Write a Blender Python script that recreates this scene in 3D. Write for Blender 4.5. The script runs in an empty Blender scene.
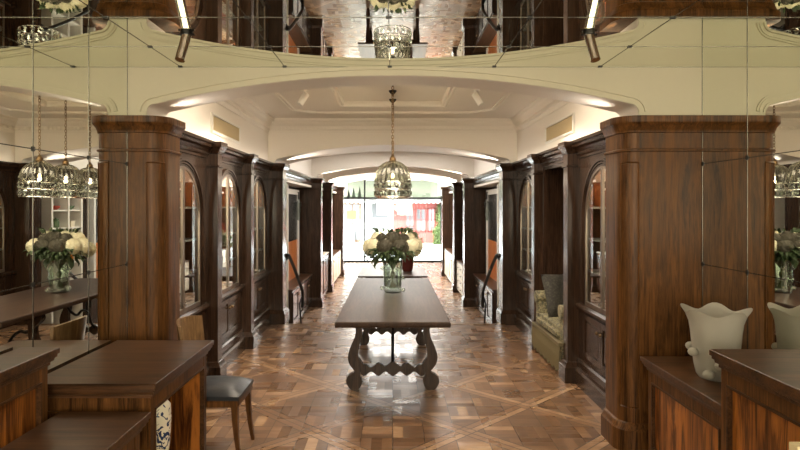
import bpy, bmesh, math, random
from mathutils import Vector, Matrix
random.seed(7)
S = bpy.context.scene
COL = S.collection
PI = math.pi
CZ = 1.70                       # eye height above the near floor

# ------------------------------------------------------------------ camera
cam_d = bpy.data.cameras.new('camera'); cam = bpy.data.objects.new('camera', cam_d); COL.objects.link(cam)
cam.location = (0, 0, CZ); cam.rotation_euler = (PI/2, 0, 0)
cam_d.sensor_width = 36.0; cam_d.lens = 27.0
cam_d.shift_x = 7.3/800; cam_d.shift_y = -18.5/800
cam_d.clip_start = 0.05; cam_d.clip_end = 300
S.camera = cam

# ------------------------------------------------------------------ world, sun, area lights, exposure
world = bpy.data.worlds.new('sky'); S.world = world; world.use_nodes = True
bg = world.node_tree.nodes['Background']; bg.inputs[0].default_value = (0.86, 0.93, 1.0, 1); bg.inputs[1].default_value = 13.0

def light(name, kind, loc, power, color, size=0.1, rot=(0, 0, 0), size_y=None, spot=None, blend=0.6):
    d = bpy.data.lights.new(name, kind); d.energy = power; d.color = color
    if kind == 'AREA':
        d.size = size
        if size_y: d.shape = 'RECTANGLE'; d.size_y = size_y
    elif kind == 'SUN': d.angle = math.radians(1.0)
    else: d.shadow_soft_size = size
    if spot: d.spot_size = math.radians(spot); d.spot_blend = blend
    o = bpy.data.objects.new(name, d); COL.objects.link(o); o.location = loc; o.rotation_euler = rot
    return o

WARM = (1.0, 0.80, 0.56)
DAY = (1.0, 0.95, 0.88)
light('sun', 'SUN', (0, 10, 30), 14.0, (1, 0.96, 0.88), rot=(math.radians(48), 0, math.radians(-22)))
light('alcove_daylight', 'AREA', (0.15, -2.2, 1.75), 88, (1.0, 0.87, 0.66), 3.0, (PI/2, 0, 0), 1.6)  # soft fill added behind the camera, no window there
light('ceiling_cove_light', 'AREA', (0, 5.2, 2.90), 38, (1.0, 0.85, 0.66), 2.6, (0, 0, 0), 0.9)  # added fill hidden behind the front arch wall, no fitting there
light('stair_ceiling_light', 'AREA', (0, 11.3, 2.90), 45, DAY, 2.6, (0, 0, 0), 3.0)  # unseen fill added beyond the second arch
light('far_ceiling_light', 'AREA', (0, 17.4, 2.90), 230, DAY, 2.6, (0, 0, 0), 3.0)  # added out of sight to strengthen the glare on the parquet
light('window_ceiling_light', 'AREA', (0, 21.6, 2.90), 150, DAY, 2.6, (0, 0, 0), 3.0)  # unseen panel added to brighten the street end
for s_ in (-1, 1):      # unseen spots added above the capitals to brighten the arch undersides
    for yy, pw in ((4.32, 7), (9.1, 40), (13.45, 60), (15.71, 60), (19.35, 60)):
        light('capital_light', 'SPOT', (s_*1.60, yy, 2.345), pw, (1.0, 0.90, 0.78), 0.05, (PI/2+math.radians(7), 0, s_*PI/2), spot=110, blend=1.0)
for s_ in (-1, 1):      # unseen strips added over the cabinet cornices to lift the upper walls
    light('cornice_strip_light', 'AREA', (s_*1.745, 6.6, 2.335), 0.8, (1.0, 0.88, 0.74), 0.05, (PI, s_*math.radians(8), 0), 4.0)

vs = S.view_settings
S.display_settings.display_device = 'sRGB'
vs.view_transform = 'Standard'; vs.look = 'None'; vs.gamma = 1.0; vs.use_curve_mapping = False
vs.exposure = 1.0
S.cycles.max_bounces = 14; S.cycles.transparent_max_bounces = 24; S.cycles.glossy_bounces = 8
S.cycles.sample_clamp_indirect = 6.0
S.cycles.caustics_refractive = False

# ------------------------------------------------------------------ material helpers
class NT:
    """tiny helper to write node maths"""
    def __init__(s, nt): s.nt = nt
    def n(s, t, **k):
        x = s.nt.nodes.new(t)
        for a, b in k.items(): setattr(x, a, b)
        return x
    def link(s, a, b): s.nt.links.new(a, b)
    def m(s, op, a, b=None, c=None):
        x = s.n('ShaderNodeMath', operation=op)
        for i, v in enumerate((a, b, c)):
            if v is None: continue
            if isinstance(v, (int, float)): x.inputs[i].default_value = v
            else: s.link(v, x.inputs[i])
        return x.outputs[0]
    def mix(s, f, a, b):
        x = s.n('ShaderNodeMix', data_type='RGBA')
        for i, v in ((0, f), (6, a), (7, b)):
            if isinstance(v, (int, float)): x.inputs[i].default_value = v
            elif isinstance(v, tuple): x.inputs[i].default_value = (*v[:3], 1)
            else: s.link(v, x.inputs[i])
        return x.outputs[2]
    def fmix(s, f, a, b): return s.m('ADD', s.m('MULTIPLY', s.m('SUBTRACT', 1.0, f), a), s.m('MULTIPLY', f, b))
    def xyz(s, a, b, c):
        x = s.n('ShaderNodeCombineXYZ')
        for i, v in enumerate((a, b, c)):
            if isinstance(v, (int, float)): x.inputs[i].default_value = v
            else: s.link(v, x.inputs[i])
        return x.outputs[0]

def new_mat(name):
    m = bpy.data.materials.new(name); m.use_nodes = True
    nt = m.node_tree; b = nt.nodes['Principled BSDF']
    return m, NT(nt), b

def plain(name, col, rough=0.5, metal=0.0, spec=0.5, bump=0.0, bscale=60, var=0.06, emit=None, estr=0):
    m, N, b = new_mat(name)
    tc = N.n('ShaderNodeTexCoord'); ns = N.n('ShaderNodeTexNoise'); ns.inputs['Scale'].default_value = bscale; ns.inputs['Detail'].default_value = 3
    N.link(tc.outputs['Object'], ns.inputs['Vector'])
    lo = tuple(c*(1-var) for c in col); hi = tuple(min(1, c*(1+var)) for c in col)
    N.link(N.mix(ns.outputs[0], lo, hi), b.inputs['Base Color'])
    b.inputs['Roughness'].default_value = rough; b.inputs['Metallic'].default_value = metal
    b.inputs['Specular IOR Level'].default_value = spec
    if bump:
        bp = N.n('ShaderNodeBump'); bp.inputs['Strength'].default_value = bump; bp.inputs['Distance'].default_value = 0.01
        N.link(ns.outputs[0], bp.inputs['Height']); N.link(bp.outputs[0], b.inputs['Normal'])
    if emit: b.inputs['Emission Color'].default_value = (*emit, 1); b.inputs['Emission Strength'].default_value = estr
    return m

def wood(name, dark, light_, axis='Z', rough=0.38, scale=1.0, spec=0.5, figure=0.0, coat=0.0):
    m, N, b = new_mat(name)
    tc = N.n('ShaderNodeTexCoord'); mp = N.n('ShaderNodeMapping')
    st = {'X': (1.1, 16, 16), 'Y': (16, 1.1, 16), 'Z': (16, 16, 1.1)}[axis]
    if figure: st = (9, 9, 0.7)
    mp.inputs['Scale'].default_value = tuple(v*scale for v in st)
    N.link(tc.outputs['Object'], mp.inputs['Vector'])
    n1 = N.n('ShaderNodeTexNoise'); n1.inputs['Scale'].default_value = 1.0; n1.inputs['Detail'].default_value = 6; n1.inputs['Roughness'].default_value = 0.62; n1.inputs['Distortion'].default_value = 0.6+figure
    N.link(mp.outputs[0], n1.inputs['Vector'])
    n2 = N.n('ShaderNodeTexNoise'); n2.inputs['Scale'].default_value = 4.5; n2.inputs['Detail'].default_value = 5; n2.inputs['Roughness'].default_value = 0.7
    N.link(mp.outputs[0], n2.inputs['Vector'])
    f = N.m('ADD', N.m('MULTIPLY', n1.outputs[0], 0.55), N.m('MULTIPLY', n2.outputs[0], 0.45))
    w = N.m('SINE', N.m('MULTIPLY', n1.outputs[0], 34.0 if figure else 46.0))
    f = N.m('ADD', f, N.m('MULTIPLY', w, 0.11 if figure else 0.045))
    r = N.n('ShaderNodeMapRange'); r.inputs[1].default_value = 0.36; r.inputs[2].default_value = 0.66
    N.link(f, r.inputs[0])
    N.link(N.mix(r.outputs[0], dark, light_), b.inputs['Base Color'])
    b.inputs['Roughness'].default_value = rough; b.inputs['Specular IOR Level'].default_value = spec
    b.inputs['Coat Weight'].default_value = coat; b.inputs['Coat Roughness'].default_value = 0.12; b.inputs['Coat IOR'].default_value = 1.3
    bp = N.n('ShaderNodeBump'); bp.inputs['Strength'].default_value = 0.12; bp.inputs['Distance'].default_value = 0.003
    N.link(f, bp.inputs['Height']); N.link(bp.outputs[0], b.inputs['Normal'])
    return m

def clear_glass(name, tint, glossy=0.16, edge=0.7, rough=0.02):
    m = bpy.data.materials.new(name); m.use_nodes = True; nt = m.node_tree; nt.nodes.clear(); N = NT(nt)
    out = N.n('ShaderNodeOutputMaterial'); mx = N.n('ShaderNodeMixShader'); tr = N.n('ShaderNodeBsdfTransparent'); gl = N.n('ShaderNodeBsdfGlossy')
    lw = N.n('ShaderNodeLayerWeight'); lw.inputs[0].default_value = 0.35
    tr.inputs[0].default_value = (*tint, 1); gl.inputs['Roughness'].default_value = rough; gl.inputs[0].default_value = (0.95, 0.97, 0.95, 1)
    N.link(N.fmix(lw.outputs['Facing'], glossy, edge), mx.inputs[0])
    N.link(tr.outputs[0], mx.inputs[1]); N.link(gl.outputs[0], mx.inputs[2]); N.link(mx.outputs[0], out.inputs[0])
    return m

def mirror_mat():
    m = bpy.data.materials.new('mirror'); m.use_nodes = True; nt = m.node_tree; nt.nodes.clear(); N = NT(nt)
    out = N.n('ShaderNodeOutputMaterial'); gl = N.n('ShaderNodeBsdfGlossy'); gl.inputs['Roughness'].default_value = 0.0
    gl.inputs[0].default_value = (0.84, 0.85, 0.78, 1); N.link(gl.outputs[0], out.inputs[0])
    return m

def parquet():
    m, N, b = new_mat('parquet')
    g = N.n('ShaderNodeNewGeometry'); sp = N.n('ShaderNodeSeparateXYZ'); N.link(g.outputs['Position'], sp.inputs[0])
    x, y = sp.outputs[0], sp.outputs[1]
    P = 0.820; q = 1/math.sqrt(2)
    xs = N.m('SUBTRACT', x, 0.55); ys = N.m('SUBTRACT', y, 4.54)
    u = N.m('MULTIPLY', N.m('ADD', xs, ys), q); v = N.m('MULTIPLY', N.m('SUBTRACT', xs, ys), q)
    def line(c):
        r = N.m('ROUND', N.m('DIVIDE', c, P))
        return r, N.m('SUBTRACT', c, N.m('MULTIPLY', r, P))
    ru, du = line(u); rv, dv = line(v)
    W = 0.062
    bu = N.m('LESS_THAN', N.m('ABSOLUTE', du), W); bv = N.m('LESS_THAN', N.m('ABSOLUTE', dv), W)
    band = N.m('MAXIMUM', bu, bv)
    def wn(a, b_, c):
        n = N.n('ShaderNodeTexWhiteNoise', noise_dimensions='3D'); N.link(N.xyz(a, b_, c), n.inputs['Vector']); return n.outputs['Value']
    # diagonal bands, each of two boards
    hb_u = wn(ru, N.m('FLOOR', N.m('DIVIDE', v, P)), N.m('SIGN', du))
    hb_v = wn(rv, N.m('FLOOR', N.m('DIVIDE', u, P)), N.m('ADD', N.m('SIGN', dv), 5.0))
    tone_b = N.m('ADD', 0.38, N.m('MULTIPLY', N.fmix(bu, hb_v, hb_u), 0.55))
    # basket weave between
    c = 0.232
    cx = N.m('DIVIDE', x, c); cy = N.m('DIVIDE', y, c)
    ix = N.m('FLOOR', cx); iy = N.m('FLOOR', cy); fx = N.m('FRACT', cx); fy = N.m('FRACT', cy)
    par = N.m('FLOORED_MODULO', N.m('ADD', ix, iy), 2.0)
    sy = N.m('FLOOR', N.m('MULTIPLY', fy, 3.0)); sx = N.m('FLOOR', N.m('MULTIPLY', fx, 3.0))
    st = N.fmix(par, N.m('ADD', sy, 0.0), N.m('ADD', sx, 7.0))
    tone_w = N.m('ADD', 0.16, N.m('MULTIPLY', N.m('POWER', wn(ix, iy, st), 2.6), 0.84))
    tone = N.fmix(band, tone_w, tone_b)
    # joints
    jw = N.m('MINIMUM', N.m('PINGPONG', N.m('MULTIPLY', fx, c), c*0.5), N.m('PINGPONG', N.m('MULTIPLY', fy, c), c*0.5))
    def near(d, k): return N.m('LESS_THAN', N.m('ABSOLUTE', N.m('SUBTRACT', N.m('ABSOLUTE', d), k)), 0.0050)
    jb = N.m('MAXIMUM', N.m('MAXIMUM', near(du, W), near(dv, W)), N.m('MULTIPLY', band, N.m('MAXIMUM', N.m('MULTIPLY', bu, near(du, 0)), N.m('MULTIPLY', N.m('SUBTRACT', 1.0, bu), near(dv, 0)))))
    joint = N.m('MAXIMUM', jb, N.m('MULTIPLY', N.m('LESS_THAN', jw, 0.0028), N.m('SUBTRACT', 1.0, band)))
    ns = N.n('ShaderNodeTexNoise'); ns.inputs['Scale'].default_value = 9; ns.inputs['Detail'].default_value = 6
    N.link(N.xyz(N.m('MULTIPLY', x, 1.0), N.m('MULTIPLY', y, 3.0), N.m('MULTIPLY', tone, 9.0)), ns.inputs['Vector'])
    t2 = N.m('ADD', N.m('MULTIPLY', tone, 0.75), N.m('MULTIPLY', N.m('SUBTRACT', ns.outputs[0], 0.4), 0.45))
    cr = N.n('ShaderNodeValToRGB'); N.link(t2, cr.inputs[0])
    e = cr.color_ramp.elements; e[0].position = 0.0; e[0].color = (0.085, 0.046, 0.025, 1); e[1].position = 1.0; e[1].color = (0.52, 0.345, 0.205, 1)
    k = e.new(0.5); k.color = (0.22, 0.120, 0.062, 1)
    N.link(N.mix(N.m('MULTIPLY', joint, 0.85), cr.outputs[0], (0.03, 0.014, 0.008)), b.inputs['Base Color'])
    N.link(N.m('ADD', 0.22, N.m('MULTIPLY', wn(N.m('ADD', ix, 31.0), iy, st), 0.16)), b.inputs['Roughness'])
    b.inputs['Specular IOR Level'].default_value = 0.45
    # every board lies a hair out of true, as in an old floor
    nx = N.m('MULTIPLY', N.m('SUBTRACT', wn(ix, N.m('ADD', iy, 17.0), st), 0.5), 0.035)
    ny = N.m('MULTIPLY', N.m('SUBTRACT', wn(N.m('ADD', ix, 9.0), iy, st), 0.5), 0.05)
    vn = N.n('ShaderNodeVectorMath', operation='NORMALIZE'); N.link(N.xyz(nx, ny, 1.0), vn.inputs[0]); N.link(vn.outputs[0], b.inputs['Normal'])
    return m

M = {}
M['oak'] = wood('dark_oak', (0.026, 0.0105, 0.0035), (0.165, 0.070, 0.021), 'Z', 0.36, spec=0.14, coat=0.06)
M['oak_y'] = wood('dark_oak_long', (0.024, 0.011, 0.005), (0.100, 0.046, 0.020), 'Y', 0.34, spec=0.18)
M['oak_x'] = wood('dark_oak_cross', (0.022, 0.010, 0.0042), (0.110, 0.050, 0.021), 'X', 0.32, spec=0.3)
M['oak_dark'] = wood('walnut_stained', (0.014, 0.008, 0.005), (0.058, 0.030, 0.018), 'Z', 0.24, spec=0.16, coat=0.32)  # gallery oak seen against the window, its shade put into the colour
M['burl'] = wood('polished_figured_wood', (0.050, 0.013, 0.003), (0.40, 0.14, 0.027), 'Z', 0.28, 0.8, 0.35, 0.5)  # figured wood, warm glow put into its orange colour
M['table'] = wood('table_oak', (0.024, 0.014, 0.010), (0.075, 0.042, 0.028), 'Y', 0.40, spec=0.16)
M['warm_interior'] = wood('warm_oak_interior', (0.13, 0.045, 0.012), (0.32, 0.125, 0.035), 'Z', 0.35)
M['orange'] = wood('orange_veneer', (0.42, 0.11, 0.02), (0.62, 0.20, 0.04), 'Z', 0.3)
M['cream'] = plain('cream_plaster', (0.80, 0.74, 0.66), 0.6, bscale=30, var=0.02)
M['sage'] = plain('pale_olive_plaster', (0.60, 0.565, 0.43), 0.45, bscale=25, var=0.02)
M['white'] = plain('white_paint', (0.80, 0.77, 0.70), 0.4, var=0.03)
M['parquet'] = parquet()
M['tan_oak'] = wood('tan_oak', (0.10, 0.055, 0.024), (0.30, 0.18, 0.085), 'Z', 0.3)
M['mirror'] = mirror_mat()
M['bronze_frame'] = plain('bronze_door_frame', (0.26, 0.21, 0.17), 0.28, 0.85)  # silvery window highlights on the doors put into a metallic tone
M['seam'] = plain('mirror_joint', (0.10, 0.095, 0.085), 0.25, 0.85)
M['pin'] = plain('black_pin', (0.01, 0.01, 0.01), 0.4)
M['chrome'] = plain('chrome', (0.85, 0.85, 0.85), 0.15, 1.0)
M['iron'] = plain('black_iron', (0.012, 0.011, 0.010), 0.45, 0.5)
M['brass'] = plain('aged_brass', (0.20, 0.13, 0.065), 0.35, 0.9)
M['glass'] = clear_glass('pane_glass', (0.93, 0.95, 0.94), 0.06, 0.75, 0.0)
M['lampglass'] = clear_glass('ribbed_glass', (0.66, 0.66, 0.60), 0.05, 0.42, 0.12)
M['ribtone'] = plain('smoked_glass_rib', (0.16, 0.15, 0.12), 0.25)
M['crystal'] = clear_glass('crystal', (0.72, 0.75, 0.73), 0.16, 0.7, 0.08)
M['vaseglass'] = clear_glass('clear_vase_glass', (0.80, 0.84, 0.80), 0.10, 0.75, 0.03)
M['bulb'] = plain('bulb', (1, 0.9, 0.7), 0.3, emit=(1.0, 0.72, 0.36), estr=7)
M['petal'] = plain('cream_petals', (0.80, 0.77, 0.58), 0.6, bscale=20, var=0.12)
M['bronze'] = plain('bronze_petals', (0.060, 0.054, 0.036), 0.65, bscale=20, var=0.25)  # backlit side of the bouquet, shade put into the petal colour
M['leaf'] = plain('dark_leaves', (0.035, 0.060, 0.020), 0.5, bscale=20, var=0.3)
M['palegreen'] = plain('pale_green_leaves', (0.30, 0.34, 0.20), 0.6, bscale=20, var=0.3)
M['stem'] = plain('stems', (0.07, 0.11, 0.035), 0.5)
M['hedge'] = plain('hedge', (0.05, 0.075, 0.015), 0.7, bscale=12, var=0.5)
M['leather'] = plain('blue_grey_leather', (0.022, 0.025, 0.031), 0.40, spec=0.3, bump=0.6, bscale=9, var=0.15)
M['vent'] = plain('vent_mesh', (0.50, 0.40, 0.24), 0.6)
M['stone'] = plain('pavement', (0.55, 0.54, 0.51), 0.8)
M['road'] = plain('asphalt', (0.36, 0.36, 0.36), 0.85)
M['shopwhite'] = plain('white_render', (0.40, 0.39, 0.37), 0.7)
M['shopred'] = plain('red_render', (0.17, 0.030, 0.022), 0.7)
M['shopwood'] = plain('tan_wood', (0.12, 0.062, 0.03), 0.6)
M['shopglass'] = plain('dark_shop_glass', (0.09, 0.09, 0.09), 0.1)
M['display'] = plain('display_cloth', (0.35, 0.29, 0.21), 0.8)
M['sign_orange'] = plain('orange_sign', (0.24, 0.08, 0.015), 0.5)
M['awning'] = plain('sage_awning', (0.20, 0.22, 0.15), 0.8, var=0.04)
M['fir'] = plain('grey_fir', (0.045, 0.060, 0.045), 0.8, bscale=30, var=0.3)
M['car'] = plain('silver_car_paint', (0.55, 0.56, 0.58), 0.25, 0.3)
M['tyre'] = plain('tyre', (0.02, 0.02, 0.02), 0.7)
M['screen'] = plain('dark_panel', (0.012, 0.012, 0.013), 0.25)
M['redpot'] = plain('dark_red_glaze', (0.10, 0.022, 0.016), 0.25)
M['paper'] = plain('cream_card', (0.75, 0.62, 0.38), 0.6)
M['creamdrawer'] = plain('cream_lacquer', (0.62, 0.56, 0.45), 0.35)

def frosted():
    m, N, b = new_mat('frosted_glass')
    b.inputs['Base Color'].default_value = (0.66, 0.62, 0.50, 1); b.inputs['Roughness'].default_value = 0.42
    b.inputs['Transmission Weight'].default_value = 0.55; b.inputs['IOR'].default_value = 1.12
    b.inputs['Subsurface Weight'].default_value = 0.0
    tc = N.n('ShaderNodeTexCoord'); ns = N.n('ShaderNodeTexNoise'); ns.inputs['Scale'].default_value = 9; N.link(tc.outputs['Object'], ns.inputs['Vector'])
    N.link(N.mix(ns.outputs[0], (0.66, 0.63, 0.54), (0.82, 0.79, 0.69)), b.inputs['Base Color'])
    return m
M['frosted'] = frosted()

def floral(name, base, ink, scale=26, thr=0.52):
    m, N, b = new_mat(name)
    tc = N.n('ShaderNodeTexCoord'); ns = N.n('ShaderNodeTexNoise'); ns.inputs['Scale'].default_value = scale; ns.inputs['Detail'].default_value = 2; ns.inputs['Distortion'].default_value = 1.6
    N.link(tc.outputs['Object'], ns.inputs['Vector'])
    f = N.m('GREATER_THAN', ns.outputs[0], thr)
    N.link(N.mix(f, base, ink), b.inputs['Base Color']); b.inputs['Roughness'].default_value = 0.7
    return m
M['brocade'] = floral('woven_brocade', (0.30, 0.26, 0.15), (0.085, 0.083, 0.055), 30, 0.5)
M['brocade_dark'] = floral('dark_brocade', (0.025, 0.022, 0.017), (0.060, 0.054, 0.040), 40, 0.55)
M['fringe'] = plain('gold_fringe', (0.15, 0.12, 0.062), 0.7, bump=0.3)
M['porcelain'] = floral('blue_white_porcelain', (0.72, 0.68, 0.56), (0.03, 0.05, 0.12), 17, 0.56)
M['porcelain'].node_tree.nodes['Principled BSDF'].inputs['Roughness'].default_value = 0.2

# ------------------------------------------------------------------ mesh helpers
class MB:
    def __init__(s): s.bm = bmesh.new()
    def quad(s, *ps):
        try: return s.bm.faces.new([s.bm.verts.new(p) for p in ps])
        except ValueError: return None
    def box(s, x0, x1, y0, y1, z0, z1):
        if x0 > x1: x0, x1 = x1, x0
        if y0 > y1: y0, y1 = y1, y0
        v = [s.bm.verts.new((x, y, z)) for x in (x0, x1) for y in (y0, y1) for z in (z0, z1)]
        for f in ((0, 1, 3, 2), (4, 6, 7, 5), (0, 4, 5, 1), (2, 3, 7, 6), (0, 2, 6, 4), (1, 5, 7, 3)):
            s.bm.faces.new([v[i] for i in f])
        return s
    def wrap(s, path, prof, fixed=(), cap=True):
        """closed plan polygon (any winding) wrapped with a profile of (z, offset); edges in `fixed` are not offset"""
        n = len(path)
        area = sum(path[i][0]*path[(i+1) % n][1]-path[(i+1) % n][0]*path[i][1] for i in range(n))
        path = list(path); fx = set(fixed)
        if area < 0:
            path = path[::-1]; fx = {(n-2-e) % n for e in fx}
        def nrm(i):
            a, b = path[i], path[(i+1) % n]; dx, dy = b[0]-a[0], b[1]-a[1]; l = math.hypot(dx, dy) or 1
            return (dy/l, -dx/l)
        rings = []
        for z, o in prof:
            ring = []
            for i in range(n):
                e1, e2 = (i-1) % n, i
                n1, n2 = nrm(e1), nrm(e2); o1 = 0 if e1 in fx else o; o2 = 0 if e2 in fx else o
                det = n1[0]*n2[1]-n1[1]*n2[0]
                if abs(det) < 1e-4: ax, ay = n1[0]*o1, n1[1]*o1
                else: ax, ay = (o1*n2[1]-o2*n1[1])/det, (n1[0]*o2-n2[0]*o1)/det
                ring.append(s.bm.verts.new((path[i][0]+ax, path[i][1]+ay, z)))
            rings.append(ring)
        for a, b in zip(rings, rings[1:]):
            for i in range(n):
                j = (i+1) % n; s.bm.faces.new((a[i], a[j], b[j], b[i]))
        if cap:
            s.bm.faces.new(rings[0][::-1]); s.bm.faces.new(rings[-1])
        return s
    def lathe(s, cx, cy, prof, seg=24, lobes=0, amp=0.0, ampf=None):
        rings = []
        for z, r in prof:
            ring = []
            for i in range(seg):
                a = 2*PI*i/seg
                k = 1+(amp if ampf is None else ampf(z))*math.cos(lobes*a) if lobes else 1
                ring.append(s.bm.verts.new((cx+r*k*math.cos(a), cy+r*k*math.sin(a), z)))
            rings.append(ring)
        for a, b in zip(rings, rings[1:]):
            for i in range(seg):
                j = (i+1) % seg; s.bm.faces.new((a[i], a[j], b[j], b[i]))
        return s
    def capends(s):
        bmesh.ops.holes_fill(s.bm, edges=[e for e in s.bm.edges if e.is_boundary], sides=200); return s
    def tube(s, pts, r, seg=8, closed=False, square=False):
        pts = [Vector(p) for p in pts]; n = len(pts); rs = r if isinstance(r, (list, tuple)) else [r]*n
        rings = []; up = None
        for i, p in enumerate(pts):
            if closed: t = (pts[(i+1) % n]-pts[i-1]).normalized()
            else: t = (pts[min(i+1, n-1)]-pts[max(i-1, 0)]).normalized()
            if up is None:
                up = Vector((0, 0, 1)) if abs(t.z) < 0.9 else Vector((1, 0, 0))
            a = (up - t*up.dot(t)).normalized(); b = t.cross(a); up = a
            rings.append([s.bm.verts.new(p+(a*math.cos(2*PI*k/seg+(PI/4 if square else 0))+b*math.sin(2*PI*k/seg+(PI/4 if square else 0)))*rs[i]) for k in range(seg)])
        pr = list(zip(rings, rings[1:]))+([(rings[-1], rings[0])] if closed else [])
        for a, b in pr:
            for k in range(seg):
                j = (k+1) % seg; s.bm.faces.new((a[k], a[j], b[j], b[k]))
        if not closed:
            s.bm.faces.new(rings[0][::-1]); s.bm.faces.new(rings[-1])
        return s
    def prism(s, poly, to3, d0, d1):
        """poly: list of 2D points; to3(u,v,d) -> 3D; extruded d0..d1"""
        a = [s.bm.verts.new(to3(u, v, d0)) for u, v in poly]; b = [s.bm.verts.new(to3(u, v, d1)) for u, v in poly]
        n = len(poly)
        for i in range(n):
            j = (i+1) % n; s.bm.faces.new((a[i], a[j], b[j], b[i]))
        s.bm.faces.new(a[::-1]); s.bm.faces.new(b)
        return s
    def strip(s, A, B, to3, d0, d1):
        """solid between two 2D polylines A and B of equal length, extruded d0..d1"""
        n = len(A)
        va = [[s.bm.verts.new(to3(*p, d)) for p in A] for d in (d0, d1)]; vb = [[s.bm.verts.new(to3(*p, d)) for p in B] for d in (d0, d1)]
        for i in range(n-1):
            for k in (0, 1): s.bm.faces.new((va[k][i], va[k][i+1], vb[k][i+1], vb[k][i]))
            s.bm.faces.new((va[0][i], va[1][i], va[1][i+1], va[0][i+1])); s.bm.faces.new((vb[0][i], vb[1][i], vb[1][i+1], vb[0][i+1]))
        for i in (0, n-1): s.bm.faces.new((va[0][i], vb[0][i], vb[1][i], va[1][i]))
        return s
    def ico(s, c, r, sub=2, sc=(1, 1, 1)):
        g = bmesh.ops.create_icosphere(s.bm, subdivisions=sub, radius=1)
        for v in g['verts']: v.co = Vector((c[0]+v.co.x*r*sc[0], c[1]+v.co.y*r*sc[1], c[2]+v.co.z*r*sc[2]))
        return s
    def build(s, name, mat, parent=None, smooth=False, bevel=0, origin=None):
        bmesh.ops.remove_doubles(s.bm, verts=s.bm.verts, dist=1e-5)
        bmesh.ops.recalc_face_normals(s.bm, faces=s.bm.faces)
        if bevel:
            ed = [e for e in s.bm.edges if len(e.link_faces) == 2 and e.calc_face_angle(0) > 0.6]
            bmesh.ops.bevel(s.bm, geom=ed, offset=bevel, segments=2, affect='EDGES', clamp_overlap=True)
        if parent is not None:
            w = Vector((0, 0, 0)); p = parent
            while p is not None: w += p.location; p = p.parent
            off = w
        else:
            if origin is None:
                xs = [v.co for v in s.bm.verts]
                lo = [min(c[i] for c in xs) for i in range(3)]; hi = [max(c[i] for c in xs) for i in range(3)]
                origin = ((lo[0]+hi[0])/2, (lo[1]+hi[1])/2, lo[2])
            off = Vector(origin)
        for v in s.bm.verts: v.co -= off
        if smooth:
            for f in s.bm.faces: f.smooth = True
        me = bpy.data.meshes.new(name); s.bm.to_mesh(me); s.bm.free()
        me.materials.append(mat)
        if smooth:
            try: me.set_sharp_from_angle(angle=math.radians(40))
            except Exception: pass
        o = bpy.data.objects.new(name, me); COL.objects.link(o)
        if parent is not None: o.parent = parent
        else: o.location = off
        return o

def B(x0, x1, y0, y1, z0, z1): return MB().box(x0, x1, y0, y1, z0, z1)

def tag(o, label, cat, group=None, kind=None):
    o['label'] = label; o['category'] = cat
    if group: o['group'] = group
    if kind: o['kind'] = kind
    return o
def thing(name, loc, label, cat, group=None, kind=None):
    o = bpy.data.objects.new(name, None); COL.objects.link(o); o.location = loc; o.empty_display_size = 0.1
    return tag(o, label, cat, group, kind)
def struct(o): o['kind'] = 'structure'; return o
def kids(o): return list(o.children)
def copy_tree(o, parent=None):
    c = o.copy(); COL.objects.link(c)
    if parent is not None: c.parent = parent
    for ch in kids(o): copy_tree(ch, c)
    return c

# ------------------------------------------------------------------ key dimensions
XI = 1.59           # inner face of the columns
XW = 1.80           # face of the cabinets and upper walls
ML, MR = -1.834, 2.139   # the mirrored side walls of the alcove
YF = 4.15           # front of the arch wall
ZC = 2.325          # top of the capitals
ZM = 2.664          # mirrored ceiling of the alcove
ZT = 2.96           # gallery ceiling
YA, YB, YC, YD, YE = 8.68, 13.3, 15.56, 19.2, 24.0
LOW = -0.525        # the far floor
XFAR = 2.15

# ------------------------------------------------------------------ floors
struct(B(-2.6, 2.6, -2.4, YA, -0.30, 0.0).build('floor', M['parquet']))
st = MB()
for k in range(2): st.box(-XFAR, XFAR, YA, YA+0.30*(2-k), LOW-0.2, -0.175*(k+1))
struct(st.build('floor_steps', M['parquet']))
struct(B(-2.6, 2.6, YA, YE, LOW-0.25, LOW).build('floor_far', M['parquet']))
struct(B(-XI, XI, YA-0.03, YA+0.012, 0.0, 0.005).build('trim_1', M['brass']))

# ------------------------------------------------------------------ mirrored alcove: tiles over a dark backing
SEAM_Y = [-0.9, 0.1, 1.05, 1.95, 2.50, 3.06, 3.62]
SEAM_Z = [0.61, 1.302, 1.994]
SEAM_X = [-1.464, -0.745, -0.02, 0.70, 1.43]
def mirror_wall(name, x, s):
    root = struct(B(x, x+s*0.05, -2.4, YF-0.001, 0.0, ZM+0.05).build(name, M['mirror']))
    sm = MB()
    for y in SEAM_Y: sm.box(x-s*0.0015, x, y-0.0032, y+0.0032, 0, ZM)
    for z in SEAM_Z: sm.box(x-s*0.0015, x, -2.4, YF, z-0.0026, z+0.0026)
    sm.box(x-s*0.0015, x, YF-0.007, YF-0.001, 0.2, ZM)
    sm.build('seam', M['seam'], root)
    pm = MB()
    for y in SEAM_Y+[YF-0.014]:
        for z in SEAM_Z: pm.box(x-s*0.006, x, y-0.013, y+0.013, z-0.013, z+0.013)
    pm.build('mirror_pin', M['pin'], root, bevel=0.003)
mirror_wall('wall_left', ML, -1); mirror_wall('wall_right', MR, 1)
root = struct(B(ML-0.05, MR+0.05, -2.4, YF-0.001, ZM, ZM+0.05).build('ceiling', M['mirror']))
sm = MB()
for y in SEAM_Y: sm.box(ML, MR, y-0.0032, y+0.0032, ZM-0.0015, ZM)
for x in SEAM_X: sm.box(x-0.0028, x+0.0028, -2.4, YF, ZM-0.0015, ZM)
sm.box(ML, MR, YF-0.004, YF-0.001, ZM-0.0015, ZM)
sm.build('seam', M['seam'], root)
pm = MB()
for x in SEAM_X:
    for y in SEAM_Y+[YF-0.016]: pm.box(x-0.016, x+0.016, y-0.012, y+0.012, ZM-0.006, ZM)
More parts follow.
